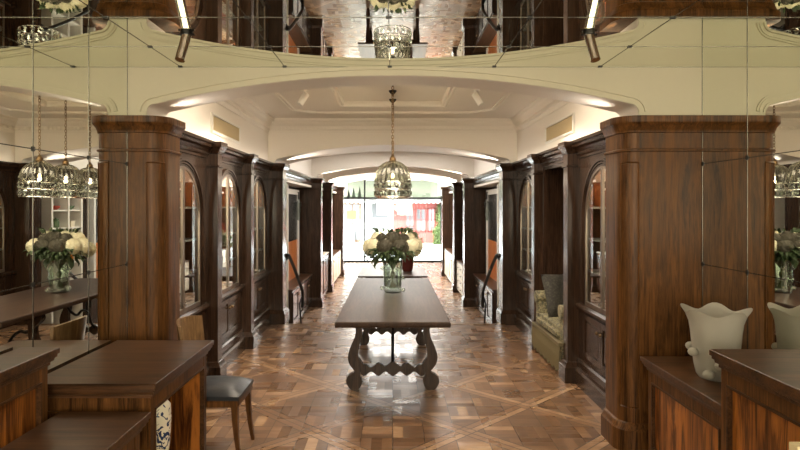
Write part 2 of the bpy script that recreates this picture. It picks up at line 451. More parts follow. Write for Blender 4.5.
pm.build('mirror_pin', M['pin'], root, bevel=0.003)
struct(B(-2.4, 2.6, -2.5, -2.4, 0, ZM).build('wall_back', M['sage']))

# ------------------------------------------------------------------ arch walls
def arch_z(x, W=1.70, R=7.0, crest=2.606, r=0.06):
    xe = W-r
    if abs(x) <= xe: return crest-(R-math.sqrt(R*R-x*x))
    ze = crest-(R-math.sqrt(R*R-xe*xe))
    t = min(1, (abs(x)-xe)/r)
    return ze-r*(1-math.sqrt(max(0, 1-t*t)))
def arch_pts(W=1.70, r=0.06, crest=2.606):
    xs = []
    for i in range(41): xs.append(-(W-r)+2*(W-r)*i/40)
    cor = [W-r+r*math.sin(PI/2*k/8) for k in range(1, 9)]
    xs = [-c for c in cor[::-1]]+xs+cor
    P = [(x, arch_z(x, W, 7.0, crest, r)) for x in xs]
    return [(-W, ZC)]+P+[(W, ZC)]
def arch_wall(name, y0, y1, xl, xr, ztop, mat, crest=2.606, W=1.70):
    P = arch_pts(W, 0.06, crest)
    to3 = lambda u, v, d: (u, d, v)
    mb = MB().strip(P, [(p[0], ztop) for p in P], to3, y0, y1)
    mb.box(xl, -W, y0, y1, ZC, ztop); mb.box(W, xr, y0, y1, ZC, ztop)
    o = struct(mb.build(name, mat, smooth=True))
    return o
def offs(P, d):
    Q = []
    for i, p in enumerate(P):
        a = P[max(0, i-1)]; b = P[min(len(P)-1, i+1)]; dx, dz = b[0]-a[0], b[1]-a[1]; l = math.hypot(dx, dz) or 1
        Q.append((p[0]-dz/l*d, p[1]+dx/l*d))
    return Q
fw = arch_wall('wall_front', YF, 4.48, ML, MR, ZT, M['sage'])
P = arch_pts()[1:-1]
to3 = lambda u, v, d: (u, d, v)
mold = MB()
for a, b_, t in ((0.0, 0.016, 0.010), (0.040, 0.050, 0.014), (0.050, 0.064, 0.008)):
    mold.strip(offs(P, a), offs(P, b_), to3, YF-t, YF+0.01)
mold.build('arch_moulding', M['sage'], fw, smooth=True)
B(ML, MR, 4.46, 4.484, ZC+0.05, ZT).bm.free()
# soffit lining, made paler in colour to stand in for light from below
lin = MB().strip(arch_pts(1.699, 0.06, 2.604), offs(arch_pts(1.699, 0.06, 2.604), 0.004), to3, YF+0.003, 4.483)
lin.build('arch_soffit', M['cream'], fw, smooth=True)
struct(B(-XW, ML-0.002, YF, 4.48, ZC, ZT).bm and B(-2.4, ML-0.002, YF, 4.48, 0, ZT).build('wall_front_left', M['cream']))
struct(B(MR+0.002, 2.6, YF, 4.48, 0, ZT).build('wall_front_right', M['cream']))
arch_wall('wall_middle', YA, 9.70, -XFAR, XFAR, ZT, M['cream'], 2.592)
arch_wall('wall_third', YB, YB+0.30, -XFAR, XFAR, ZT, M['cream'], 2.610, 1.68)
arch_wall('wall_fourth', YC, YC+0.30, -XFAR, XFAR, ZT, M['cream'], 2.600, 1.68)
arch_wall('wall_fifth', YD, YD+0.30, -XFAR, XFAR, ZT, M['cream'], 2.625, 1.68)

# ------------------------------------------------------------------ columns
def capital_prof(zb, zt):
    return [(zb, 0.0), (zb+0.006, 0.010), (zb+0.018, 0.011), (zb+0.024, 0.015), (zb+0.04, 0.020), (zb+0.056, 0.032), (zt-0.056, 0.034), (zt-0.05, 0.041), (zt-0.042, 0.044), (zt, 0.044)]
SIDE = {-1: 'left', 1: 'right'}
def column(s, path, fixed, zfloor, label, panel=None, mat='oak'):
    cx = sum(p[0] for p in path)/len(path); cy = sum(p[1] for p in path)/len(path)
    t = thing('wooden_column', (cx, cy, zfloor), label, 'column', 'wooden columns along the gallery', 'thing')
    MB().wrap(path, [(zfloor, 0), (ZC-0.20, 0), (ZC-0.115, 0)], fixed).build('shaft', M[mat], t, smooth=True)
    MB().wrap(path, capital_prof(ZC-0.115, ZC), fixed).build('capital', M[mat], t, smooth=True)
    MB().wrap(path, [(ZC-0.245, 0), (ZC-0.24, 0.014), (ZC-0.228, 0.014), (ZC-0.222, 0.0)], fixed).build('necking', M[mat], t)
    MB().wrap(path, [(zfloor, 0.036), (zfloor+0.15, 0.036), (zfloor+0.165, 0.022), (zfloor+0.19, 0.014), (zfloor+0.20, 0.0)], fixed).build('base', M[mat], t, smooth=True)
    return t
def pier_path(s, xm):
    arc = [(XI+0.12-0.12*math.cos(a), 4.27-0.12*math.sin(a)) for a in [PI/2*k/10 for k in range(11)]]
    p = [(XI, 4.479)]+arc+[(xm, YF), (xm, 4.479)]
    return [(s*x, y) for x, y in p]
for s, xm in ((-1, -ML-0.0005), (1, MR-0.0005)):
    path = pier_path(s, xm); n = len(path)
    t = column(s, path, {n-2, n-1}, 0.0, 'broad round-cornered oak pier at the front on the %s, against the mirror' % SIDE[s])
    # flat moulded panel frame on the rounded corner
    fr = MB()
    def cpt(a, o): return (s*(XI+0.12-(0.12+o)*math.cos(a)), 4.27-(0.12+o)*math.sin(a))
    a0, a1 = math.radians(28), math.radians(86)
    for z0, z1 in ((0.30, 0.312), (2.0, 2.012)):
        A = [cpt(a0+(a1-a0)*k/6, 0.004) for k in range(7)]
        fr.tube([(x, y, (z0+z1)/2) for x, y in A], 0.005, 4)
    for a in (a0, a1):
        x, y = cpt(a, 0.003); fr.tube([(x, y, 0.30), (x, y, 2.012)], 0.0045, 4)
    fr.build('panel_bead', M['oak'], t)
def rect(s, x0, x1, y0, y1): return [(s*x0, y0), (s*x1, y0), (s*x1, y1), (s*x0, y1)]
for s in (-1, 1):
    for nm, y0, y1 in (('first', 5.80, 5.94), ('second', 7.17, 7.31)):
        column(s, rect(s, 1.69, XW+0.02, y0, y1), {1}, 0.0, 'slim wooden pilaster between the %s wall cabinets, %s beyond the arch' % (SIDE[s], nm), mat='oak_dark')
    for nm, y0, y1, x1 in (('at the top of the steps', YA, YA+0.30, XFAR-0.025), ):
        column(s, rect(s, XI, x1, y0, y1), {1}, 0.0, 'square wooden column %s, %s side' % (nm, SIDE[s]), mat='oak_dark')
    for nm, y0 in (('first beyond the steps', YB), ('second beyond the steps', YC), ('nearest the street window', YD)):
        column(s, rect(s, XI, XFAR-0.025, y0, y0+0.30), {1}, LOW, 'square wooden column on the %s, %s' % (SIDE[s], nm), mat='oak_dark')

# ------------------------------------------------------------------ upper walls, gallery ceiling, cornices
for s in (-1, 1):
    struct(B(s*XW, s*2.6, 4.48, YA, ZC-0.02, ZT).build('wall_upper_'+SIDE[s], M['cream']))
    struct(B(s*XFAR, s*2.6, YA, YE, LOW, ZT).build('wall_far_'+SIDE[s], M['oak_dark']))
    for y0, y1 in ((9.70, YB), (YB+0.3, YC), (YC+0.3, YD), (YD+0.3, YE)):
        struct(B(s*XW, s*(XFAR-0.001), y0, y1, 2.12, ZT).build('wall_header_'+SIDE[s], M['cream']))
    # wooden cornice between the columns
    cn = MB()
    for y0, y1 in ((4.48, 5.80), (5.94, 7.17), (7.31, YA), (YA+0.3, YB), (YB+0.3, YC), (YC+0.3, YD)):
        pr = [(XW+0.01, 2.165), (XW-0.012, 2.165), (XW-0.012, 2.185), (XW-0.025, 2.20), (XW-0.03, 2.225), (XW-0.05, 2.25), (XW-0.075, 2.265), (XW-0.08, 2.29), (XW-0.095, 2.30), (XW-0.095, ZC), (XW+0.01, ZC)]
        cn.prism(pr, lambda u, v, d: (s*u, d, v), y0, y1)
    struct(cn.build('trim_cornice_'+SIDE[s], M['oak_dark']))

ceil = MB()
ceil.box(-XW, XW, 4.48, 5.45, ZT, ZT+0.06); ceil.box(-XW, XW, 7.40, YA, ZT, ZT+0.06)
ceil.box(-XW, -0.60, 5.45, 7.40, ZT, ZT+0.06); ceil.box(0.60, XW, 5.45, 7.40, ZT, ZT+0.06)
ceil.box(-0.60, 0.60, 5.45, 7.40, ZT+0.04, ZT+0.06)
cg = struct(ceil.build('ceiling_gallery', M['cream']))
struct(B(-XFAR, XFAR, YA, YE, ZT, ZT+0.06).build('ceiling_far', M['cream']))
def frame_loop(path, prof):
    """mitred moulding: closed plan path, profile (offset inwards, z)"""
    mb = MB(); n = len(path)
    area = sum(path[i][0]*path[(i+1) % n][1]-path[(i+1) % n][0]*path[i][1] for i in range(n))
    if area < 0: path = path[::-1]
    def nr(i):
        a, b = path[i], path[(i+1) % n]; dx, dy = b[0]-a[0], b[1]-a[1]; l = math.hypot(dx, dy); return (-dy/l, dx/l)
    rings = []
    for o, z in prof:
        ring = []
        for i in range(n):
            n1, n2 = nr(i-1), nr(i); d = 1+n1[0]*n2[0]+n1[1]*n2[1]
            ring.append(mb.bm.verts.new((path[i][0]+(n1[0]+n2[0])/d*o, path[i][1]+(n1[1]+n2[1])/d*o, z)))
        rings.append(ring)
    for a, b in list(zip(rings, rings[1:]))+[(rings[-1], rings[0])]:
        for i in range(n):
            j = (i+1) % n; mb.bm.faces.new((a[i], a[j], b[j], b[i]))
    return mb
prof = [(0, ZT), (0, ZT-0.014), (0.012, ZT-0.022), (0.03, ZT-0.022), (0.034, ZT-0.012), (0.048, ZT-0.012), (0.052, ZT-0.018), (0.066, ZT-0.018), (0.07, ZT)]
frame_loop([(-0.67, 5.38), (0.67, 5.38), (0.67, 7.47), (-0.67, 7.47)], prof).build('coffer_moulding', M['cream'], cg)
c = 0.28
frame_loop([(-1.33+c, 4.85), (1.33-c, 4.85), (1.33, 4.85+c), (1.33, 8.02-c), (1.33-c, 8.02), (-1.33+c, 8.02), (-1.33, 8.02-c), (-1.33, 4.85+c)], prof).build('border_moulding', M['cream'], cg)
cp = [(0, ZT), (0, ZT-0.20), (0.012, ZT-0.20), (0.018, ZT-0.16), (0.03, ZT-0.15), (0.035, ZT-0.10), (0.07, ZT-0.07), (0.085, ZT-0.04), (0.11, ZT-0.03), (0.115, ZT)]
cor = struct(frame_loop([(-XW, 4.48), (XW, 4.48), (XW, YA), (-XW, YA)], cp).build('trim_ceiling_cornice', M['cream']))
dn = MB()
k = -1.74
while k < 1.74: dn.box(k, k+0.03, YA-0.045, YA-0.02, ZT-0.15, ZT-0.115); k += 0.055
for s in (-1, 1):
    y = 4.55
    while y < YA-0.06: dn.box(s*(XW-0.045), s*(XW-0.02), y, y+0.03, ZT-0.15, ZT-0.115); y += 0.055
dn.build('dentil_row', M['cream'], cor)
for s in (-1, 1):
    wf = M['white']
    v = thing('air_vent', (s*XW, 6.45, 2.46), 'long framed air vent grille high on the %s cream wall' % SIDE[s], 'air vent', 'wall vents')
    f = MB(); y0, y1, z0, z1 = 5.93, 7.02, 2.43, 2.635
    for a in ((y0, y1, z0, z0+0.025), (y0, y1, z1-0.025, z1), (y0, y0+0.03, z0+0.025, z1-0.025), (y1-0.03, y1, z0+0.025, z1-0.025)): f.box(s*XW, s*(XW-0.02), *a)
    f.build('frame', wf, v, bevel=0.004)
    g = B(s*XW, s*(XW-0.005), y0+0.03, y1-0.03, z0+0.025, z1-0.025)
    yy = y0+0.04
    while yy < y1-0.04: g.box(s*XW, s*(XW-0.011), yy, yy+0.008, z0+0.025, z1-0.025); yy += 0.024
    g.build('grille', M['vent'], v)

# ------------------------------------------------------------------ arched display cabinets
def semi(yc, r, zs, n=20): return [(yc-r*math.cos(PI*k/n), zs+r*math.sin(PI*k/n)) for k in range(n+1)]
def cabinet(s, y0, y1, label):
    yc = (y0+y1)/2; R = 0.45; zs = 1.60; zb = 0.78; zt = 2.17; XB = 2.24
    t = thing('display_cabinet', (s*XW, yc, 0), label, 'cabinet', 'arched glass cabinets along the walls', 'thing')
    T = lambda u, v, d: (s*d, u, v)
    c_ = MB()
    A = [(yc-R, zb)]+semi(yc, R, zs)+[(yc+R, zb)]
    n = len(A)
    O = [(y0, zb)]+[(max(y0, min(y1, y0+(y1-y0)*(i)/(n-3))), zt) for i in range(n-2)]+[(y1, zb)]
    O[1] = (y0, zt); O[-2] = (y1, zt)
    c_.strip(A, O, T, XW, XW+0.03)
    c_.box(s*XW, s*(XW+0.03), y0, y1, 0.0, zb)
    c_.build('front', M['oak_dark'], t)
    bx = MB()
    bx.box(s*XB, s*(XB+0.02), y0, y1, 0, zt); bx.box(s*(XW+0.03), s*XB, y0, y0+0.02, 0, zt); bx.box(s*(XW+0.03), s*XB, y1-0.02, y1, 0, zt)
    bx.box(s*(XW+0.03), s*XB, y0, y1, zt-0.02, zt); bx.box(s*(XW+0.03), s*XB, y0, y1, zb-0.03, zb-0.01)
    bx.build('interior', M['warm_interior'], t)
    am = MB()
    for ri, ro, x0 in ((R-0.002, R+0.014, XW-0.008), (R+0.022, R+0.036, XW-0.014), (R+0.044, R+0.062, XW-0.022)):
        a = [(yc-ri, zb+0.02)]+semi(yc, ri, zs)+[(yc+ri, zb+0.02)]; b = [(yc-ro, zb+0.02)]+semi(yc, ro, zs)+[(yc+ro, zb+0.02)]
        am.strip(a, b, T, x0, XW+0.01)
    am.build('arch_moulding', M['oak_dark'], t, smooth=True)
    for q in (-1, 1):                                   # two glazed leaves
        arc = [(yc+q*R*math.sin(PI/2*k/12), zs+R*math.cos(PI/2*k/12)) for k in range(13)]
        r2 = R-0.024; arc2 = [(yc+q*r2*math.sin(PI/2*k/12), zs+r2*math.cos(PI/2*k/12)) for k in range(13)]
        d = MB().strip(arc+[(yc+q*R, zb)], arc2+[(yc+q*r2, zb)], T, XW-0.006, XW+0.012)
        d.box(s*(XW-0.009), s*(XW+0.016), yc+q*0.002, yc+q*0.022, zb, zs+R-0.004)
        d.box(s*(XW-0.0075), s*(XW+0.014), yc+q*0.002, yc+q*R, zb, zb+0.04)
        dr = d.build('glass_door', M['bronze_frame'], t)
        pg = MB(); pl = arc2+[(yc+q*r2, zb+0.04), (yc+q*0.022, zb+0.04)]
        pg.prism(pl, T, XW+0.001, XW+0.005); pg.build('pane', M['glass'], dr)
        B(s*(XW-0.03), s*(XW-0.009), yc+q*0.006, yc+q*0.022, zb+0.06, zb+0.085).build('latch', M['chrome'], dr)
        dd = MB(); w0, w1 = (yc+q*0.003, yc+q*0.47); z0, z1 = 0.30, 0.70
        lo, hi = min(w0, w1), max(w0, w1)
        for a in ((lo, hi, z0, z0+0.05), (lo, hi, z1-0.05, z1), (lo, lo+0.05, z0+0.05, z1-0.05), (hi-0.05, hi, z0+0.05, z1-0.05)): dd.box(s*(XW-0.018), s*(XW+0.005), *a)
        dd.box(s*(XW-0.006), s*(XW+0.005), lo+0.05, hi-0.05, z0+0.05, z1-0.05)
        dd.box(s*(XW-0.013), s*XW, lo+0.075, hi-0.075, z0+0.075, z1-0.075)
        dob = dd.build('base_door', M['oak_dark'], t)
        ky = yc+q*0.045
        MB().ico((s*(XW-0.035), ky, 0.60), 0.016, 2).tube([(s*(XW-0.03), ky, 0.60), (s*(XW-0.015), ky, 0.60)], 0.006).build('knob', M['brass'], dob, smooth=True)
    pl = MB()
    prf = [(XW+0.01, 0), (XW-0.05, 0), (XW-0.05, 0.13), (XW-0.035, 0.15), (XW-0.025, 0.17), (XW-0.025, 0.225), (XW-0.01, 0.24), (XW+0.01, 0.245)]
    pl.prism(prf, lambda u, v, d: (s*u, d, v), y0, y1)
    prf = [(XW+0.01, 0.715), (XW-0.02, 0.715), (XW-0.035, 0.735), (XW-0.035, 0.755), (XW-0.015, 0.775), (XW+0.01, 0.78)]
    pl.prism(prf, lambda u, v, d: (s*u, d, v), y0, y1)
    pl.build('plinth', M['oak_dark'], t)
    for z in (1.08, 1.38, 1.68): B(s*(XW+0.06), s*XB, y0+0.02, y1-0.02, z, z+0.018).build('shelf', M['white'], t)
    light('cabinet_lamp', 'POINT', (s*(XW+0.16), yc, zt-0.10), 11.0, (1.0, 0.62, 0.28), 0.03)
    return (s, y0, y1, yc, XB)
ORD = ['nearest the arch', 'in the middle of the row', 'nearest the steps']
cabs = []
for i, (y0, y1) in enumerate(((4.50, 5.80), (5.94, 7.17), (7.31, 8.68))):
    cabs.append(('left', ORD[i], cabinet(-1, y0, y1, 'tall arched glass-door cabinet on the left wall, '+ORD[i])))
for i, (y0, y1) in ((0, (4.50, 5.80)), (2, (7.31, 8.68))):
    cabs.append(('right', ORD[i], cabinet(1, y0, y1, 'tall arched glass-door cabinet on the right wall, '+ORD[i])))

# goods on the cabinet shelves
M['g_amber'] = plain('amber_ware', (0.55, 0.20, 0.03), 0.2); M['g_cream'] = plain('cream_ware', (0.75, 0.68, 0.52), 0.25)
M['g_red'] = plain('red_box', (0.42, 0.06, 0.03), 0.5); M['g_green'] = plain('green_ware', (0.10, 0.16, 0.08), 0.25); M['g_gold'] = plain('gold_tin', (0.60, 0.38, 0.10), 0.3, 0.7)
def proto_items():
    out = []
    out.append(('bottle', 'bottle', MB().lathe(0, 0, [(0, 0.0), (0, 0.036), (0.12, 0.036), (0.155, 0.014), (0.20, 0.013), (0.205, 0.016), (0.215, 0.016), (0.215, 0.0)], 16)))
    out.append(('jar', 'jar', MB().lathe(0, 0, [(0, 0.0), (0, 0.045), (0.02, 0.055), (0.10, 0.055), (0.12, 0.04), (0.125, 0.048), (0.145, 0.048), (0.15, 0.01), (0.165, 0.012), (0.17, 0.0)], 16)))
    out.append(('bowl', 'bowl', MB().lathe(0, 0, [(0, 0.0), (0, 0.03), (0.012, 0.03), (0.03, 0.055), (0.07, 0.075), (0.07, 0.070), (0.035, 0.05), (0.02, 0.0)], 20)))
    out.append(('gift_box', 'box', MB().box(-0.05, 0.05, -0.06, 0.06, 0, 0.10).box(-0.054, 0.054, -0.064, 0.064, 0.075, 0.105)))
    return out
meshes = {}
for nm, cat, mb in proto_items():
    for cn in ('g_amber', 'g_cream', 'g_red', 'g_green', 'g_gold'):
        pass
    bmesh.ops.remove_doubles(mb.bm, verts=mb.bm.verts, dist=1e-5); bmesh.ops.recalc_face_normals(mb.bm, faces=mb.bm.faces)
    for f in mb.bm.faces: f.smooth = nm != 'gift_box'
    for cn in ('g_amber', 'g_cream', 'g_red', 'g_green', 'g_gold'):
        me = bpy.data.meshes.new(nm); mb.bm.to_mesh(me); me.materials.append(M[cn]); meshes[nm, cn] = me
    mb.bm.free()
CN = {'g_amber': 'amber', 'g_cream': 'cream', 'g_red': 'dark red', 'g_green': 'dark green', 'g_gold': 'golden'}
SHN = {0: 'bottom', 1: 'second', 2: 'third', 3: 'top'}
PLN = ['end nearest the arch', 'spot second from the arch end', 'middle', 'spot second from the street end', 'end nearest the street']
rnd = random.Random(3)
for sd, od, (s, y0, y1, yc, XB) in cabs:
    for si, z in enumerate((0.77, 1.098, 1.398, 1.698)):
        w = 0.38 if si < 3 else 0.32
        for j in range(5):
            nm = rnd.choice(['bottle', 'jar', 'bowl', 'gift_box']); cn = rnd.choice(list(CN))
            o = bpy.data.objects.new(nm, meshes[nm, cn]); COL.objects.link(o)
            o.location = (s*(XW+0.20+rnd.uniform(-0.03, 0.10)), yc-w+2*w*j/4, z); o.rotation_euler[2] = rnd.uniform(-0.3, 0.3)
            k = rnd.uniform(0.9, 1.15); o.scale = (k, k, k)
            tag(o, '%s %s %s on %s shelf, %s %s cabinet' % (CN[cn], nm.replace('_', ' '), ['at arch end', 'second from arch', 'in centre', 'second from street', 'at street end'][j], SHN[si], {'nearest the arch': 'first', 'in the middle of the row': 'middle', 'nearest the steps': 'last'}[od], sd), dict(bottle='bottle', jar='jar', bowl='bowl', gift_box='box')[nm], 'wares on the cabinet shelves')

# ------------------------------------------------------------------ niche with sofa on the right
y0, y1 = 5.94, 7.17
ni = thing('seat_niche', (XW, (y0+y1)/2, 0), 'tall dark panelled niche in the right wall holding the fringed sofa', 'niche', None, 'thing')
b_ = MB(); b_.box(2.62, 2.64, y0, y1, 0, 2.17).box(XW, 2.62, y0, y0+0.02, 0, 2.17).box(XW, 2.62, y1-0.02, y1, 0, 2.17); b_.build('panelling', M['oak_dark'], ni)
B(XW, 2.62, y0, y1, 2.13, 2.17).build('canopy', M['oak_dark'], ni)
so = thing('sofa', (2.15, (y0+y1)/2, 0), 'small brocade sofa with gold fringe inside the right wall niche', 'sofa')
a0, a1 = y0+0.05, y1-0.05
B(1.69, 2.50, a0, a1, 0.10, 0.34).build('frame', M['brocade'], so, bevel=0.02)
B(1.665, 2.40, a0+0.10, a1-0.10, 0.335, 0.46).build('seat_cushion', M['brocade'], so, smooth=True, bevel=0.04)
B(2.36, 2.56, a0+0.02, a1-0.02, 0.30, 0.92).build('backrest', M['brocade'], so, smooth=True, bevel=0.05)
for q in (a0, a1-0.11):
    ar = MB().box(1.70, 2.40, q, q+0.11, 0.32, 0.64); ar.tube([(1.68, q+0.055, 0.64), (2.40, q+0.055, 0.66)], 0.07, 14); ar.build('arm', M['brocade'], so, smooth=True)
fr = MB(); fr.box(1.655, 1.70, a0, a1, 0.30, 0.335)
y = a0
while y < a1: 
    z = 0.05+0.02*math.sin(y*40); fr.tube([(1.665, y+0.012, 0.31), (1.66, y+0.012, 0.2), (1.664, y+0.012, z)], [0.006, 0.014, 0.011], 6); y += 0.036
fr.build('fringe', M['fringe'], so)
cu = MB(); 
g = bmesh.ops.create_grid(cu.bm, x_segments=12, y_segments=12, size=0.5)
for v in g['verts']:
    u, w = v.co.x*2, v.co.y*2; th = 0.075*(1-u**4)*(1-w**4); k = 1-0.06*(1-abs(u*w)); v.co = Vector((u*0.25*k, w*0.25*k, th))
g2 = bmesh.ops.duplicate(cu.bm, geom=cu.bm.verts[:]+cu.bm.edges[:]+cu.bm.faces[:])
for v in g2['geom']:
    if isinstance(v, bmesh.types.BMVert): v.co.z *= -1
mt = Matrix.Translation((1.95, 6.86, 0.69)) @ Matrix.Rotation(math.radians(20), 4, 'Z') @ Matrix.Rotation(math.radians(72), 4, 'X')
bmesh.ops.transform(cu.bm, matrix=mt, verts=cu.bm.verts)
tag(cu.build('cushion', M['brocade_dark'], None, smooth=True), 'dark patterned square cushion leaning on the fringed sofa', 'cushion')

# ------------------------------------------------------------------ counters in the alcove
def counter(x0, x1, ya, yb, h, label, facing, group='dark wood counters', open_=False, zb=0.0):
    """facing: sign of the x side that faces the gangway"""
    t = thing('wooden_counter', ((x0+x1)/2, (ya+yb)/2, 0), label, 'counter', group, 'thing')
    ov = 0.042
    fx = x1 if facing > 0 else x0; wx = x0 if facing > 0 else x1
    bx = fx-facing*ov
    # top with stepped edge
    path = [(wx, ya), (fx, ya), (fx, yb), (wx, yb)]
    MB().wrap(path, [(h-0.080, -0.048), (h-0.080, -0.030), (h-0.066, -0.030), (h-0.060, -0.018), (h-0.046, -0.016), (h-0.044, -0.008), (h-0.030, -0.008), (h-0.028, 0.0), (h-0.003, 0.0), (h, -0.003)], {3}).build('top', M['oak_x'], t, smooth=False)
    bd = MB(); th = 0.045
    za = h-0.078
    ia, ib = ya+ov, yb-ov
    # carcass: front, back, rails, posts (each set a few millimetres proud of the last)
    r1, r2 = bx+facing*0.002, bx+facing*0.004
    bd.box(wx, bx, ia, ia+th, 0, za); bd.box(wx, bx, ib-th, ib, 0, za)
    bd.box(r1, bx-facing*th, ia+0.002, ib-0.002, za-0.07, za-0.001); bd.box(r1, bx-facing*th, ia+0.002, ib-0.002, 0.001, 0.12)
    bd.box(r2, bx-facing*(th-0.002), ia-0.003, ia+(0.05 if open_ else 0.09), 0.002, za-0.002); bd.box(r2, bx-facing*(th-0.002), ib-0.05, ib+0.003, 0.002, za-0.002)
    if open_:
        bd.box(bx-facing*0.30, bx-facing*0.32, ia+th, ib-th, 0.002, za-0.002); bd.box(bx-facing*th, bx-facing*0.299, ia+th, ib-th, 0.10, 0.1195)
    bd.build('carcass', M['oak'], t)
    if not open_:
        B(bx-facing*0.016, bx-facing*0.03, ia+0.08, ib-0.04, 0.1, za-0.06).build('side_panel', M['burl'], t)
    else:
        B(bx-facing*0.29, bx-facing*0.30, ia+0.04, ib-0.04, 0.12, za-0.05).build('side_panel', M['burl'], t)
        B(bx-facing*0.02, bx-facing*0.29, ib-th-0.008, ib-th, 0.12, za-0.01).build('inner_panel', M['burl'], t)
    # bead frame on the camera-side face
    fr = MB(); xa, xb = (min(wx, bx)+0.06, max(wx, bx)-0.06)
    for a in ((xa, xb, 0.12, 0.135), (xa, xb, za-0.085, za-0.07), (xa, xa+0.015, 0.135, za-0.085), (xb-0.015, xb, 0.135, za-0.085)): fr.box(a[0], a[1], ia-0.01, ia+0.004, a[2], a[3])
    fr.build('panel_bead', M['oak'], t)
    sb = MB(); zz = za-0.07
    ya_, yb_ = ia+(0.085 if not open_ else 0.05), ib-0.045
    for a in ((ya_, yb_, zz-0.012, zz), (ya_, ya_+0.012, 0.132, zz-0.012), (yb_-0.012, yb_, 0.132, zz-0.012), (ya_, yb_, 0.12, 0.132)): sb.box(bx+facing*0.008, bx-facing*0.02, *a)
    sb.build('side_bead', M['oak_y'], t)
    return t
counter(ML+0.021, -1.178, 2.975, 3.955, 0.82, 'desk-height dark wood counter on the left with an open niche holding the porcelain vase', 1, open_=True)
counter(-1.62, -1.178, 1.70, 2.925, 0.70, 'lowest dark wood counter at the lower left, in front of the niche counter', 1)
counter(ML+0.021, -1.178-0.447, 1.70, 2.93, 1.014, 'tall narrow dark wood counter at the far lower left against the mirror', 1)
counter(1.649, MR-0.021, 2.965, 4.00, 0.703, 'low dark wood counter on the right carrying the frosted glass vase', -1)
counter(1.545, MR-0.021, 1.70, 2.93, 1.004, 'tall dark wood counter at the lower right with glowing figured side panel', -1)

# ------------------------------------------------------------------ vases on and in the counters
pv = MB().lathe(-1.312, 3.26, [(0.121+(z_-0.121)*1.07, r_) for z_, r_ in [(0.121, 0.0), (0.121, 0.055), (0.15, 0.06), (0.25, 0.075), (0.40, 0.098), (0.52, 0.104), (0.585, 0.100), (0.605, 0.085), (0.615, 0.068), (0.645, 0.066), (0.648, 0.070), (0.652, 0.060), (0.655, 0.0)]], 28)
tag(pv.build('porcelain_vase', M['porcelain'], smooth=True), 'blue and white porcelain vase standing in the niche of the left counter', 'vase')
fv = MB(); cx, cy, zb = 1.885, 3.50, 0.703; prof = [(0, 0.0), (0, 0.09), (0.02, 0.105), (0.08, 0.118), (0.18, 0.128), (0.27, 0.136), (0.32, 0.144), (0.365, 0.160), (0.392, 0.178)]
rings = []
seg = 48
for (z, r) in prof+[(0.388, 0.172), (0.36, 0.154), (0.31, 0.138), (0.20, 0.116), (0.05, 0.10), (0.03, 0.0)]:
    ring = []
    k = max(0, (z-0.24)/0.155)
    for i in range(seg):
        a = 2*PI*i/seg; wv = math.cos(5*a+0.8)*k*k
        ring.append(fv.bm.verts.new((cx+(r*(1+0.10*wv))*math.cos(a), cy+(r*(1+0.10*wv))*math.sin(a), zb+z+0.019*wv)))
    rings.append(ring)
for a, b in zip(rings, rings[1:]):
    for i in range(seg): fv.bm.faces.new((a[i], a[(i+1) % seg], b[(i+1) % seg], b[i]))
fvt = thing('frosted_vase', (cx, cy, zb), 'large frosted glass vase with ruffled rim on the right counter', 'vase')
fv.build('bowl', M['frosted'], fvt, smooth=True)
for ang, z, r in ((188, 0.155, 0.030), (228, 0.045, 0.034), (250, 0.10, 0.03), (330, 0.14, 0.03), (60, 0.15, 0.03), (130, 0.16, 0.03)):
    a = math.radians(ang); rr = 0.128+r*0.55
    MB().ico((cx+rr*math.cos(a), cy+rr*math.sin(a), zb+z), r, 2, (1, 1, 0.85)).build('glass_knob', M['frosted'], fvt, smooth=True)
cb = B(1.40, 1.60, 2.02, 2.2, 1.004, 1.10); cb.bm.free()
cbx = B(1.255, 1.50, 1.86, 1.90, 0.0, 0.955).build('card_stand', M['paper'])
tag(cbx, 'upright cream board standing at the lower right corner before the tall counter', 'board')

# ------------------------------------------------------------------ chair at the left counter
ch = thing('upholstered_chair', (-1.2, 4.18, 0), 'wooden chair with blue grey leather seat beside the left counter', 'chair')
cx0, cx1, cy0, cy1 = -1.44, -1.025, 3.985, 4.40
B(cx0, cx1, cy0, cy1, 0.36, 0.415).build('seat_rail', M['oak'], ch, bevel=0.008)
sc = MB(); g = bmesh.ops.create_grid(sc.bm, x_segments=10, y_segments=10, size=0.5)
for v in g['verts']:
    u, w = v.co.x*2, v.co.y*2
    v.co = Vector(((cx0+cx1)/2+u*(cx1-cx0)/2*1.02, (cy0+cy1)/2+w*(cy1-cy0)/2*1.02, 0.435+0.055*(1-u**4)*(1-w**4)))
ex = bmesh.ops.extrude_edge_only(sc.bm, edges=[e for e in sc.bm.edges if e.is_boundary])
for v in ex['geom']:
    if isinstance(v, bmesh.types.BMVert): v.co.z = 0.41
sc.build('seat', M['leather'], ch, smooth=True)
for (x, y, dx, dy) in ((cx1-0.03, cy0+0.03, 0.03, -0.01), (cx1-0.03, cy1-0.03, 0.03, 0.01), (cx0+0.03, cy0+0.03, -0.06, 0), (cx0+0.03, cy1-0.03, -0.06, 0)):
    MB().tube([(x+dx*(1-(z/0.38))**2*1.2, y+dy*(1-(z/0.38)), z) for z in (0, 0.08, 0.16, 0.26, 0.38)], [0.016, 0.018, 0.021, 0.026, 0.031], 4, square=True).build('leg', M['oak'], ch)
bk = MB(); rows = []
for iz in range(7):
    z = 0.56+0.34*iz/6; row = []
    for iy in range(11):
        w = -1+2*iy/10; row.append((-1.43-0.04*iz/6+0.07*w*w, (cy0+cy1)/2+w*0.215*(0.92+0.08*iz/6), z+(0.02*(1-w*w) if iz == 6 else 0)))
    rows.append(row)
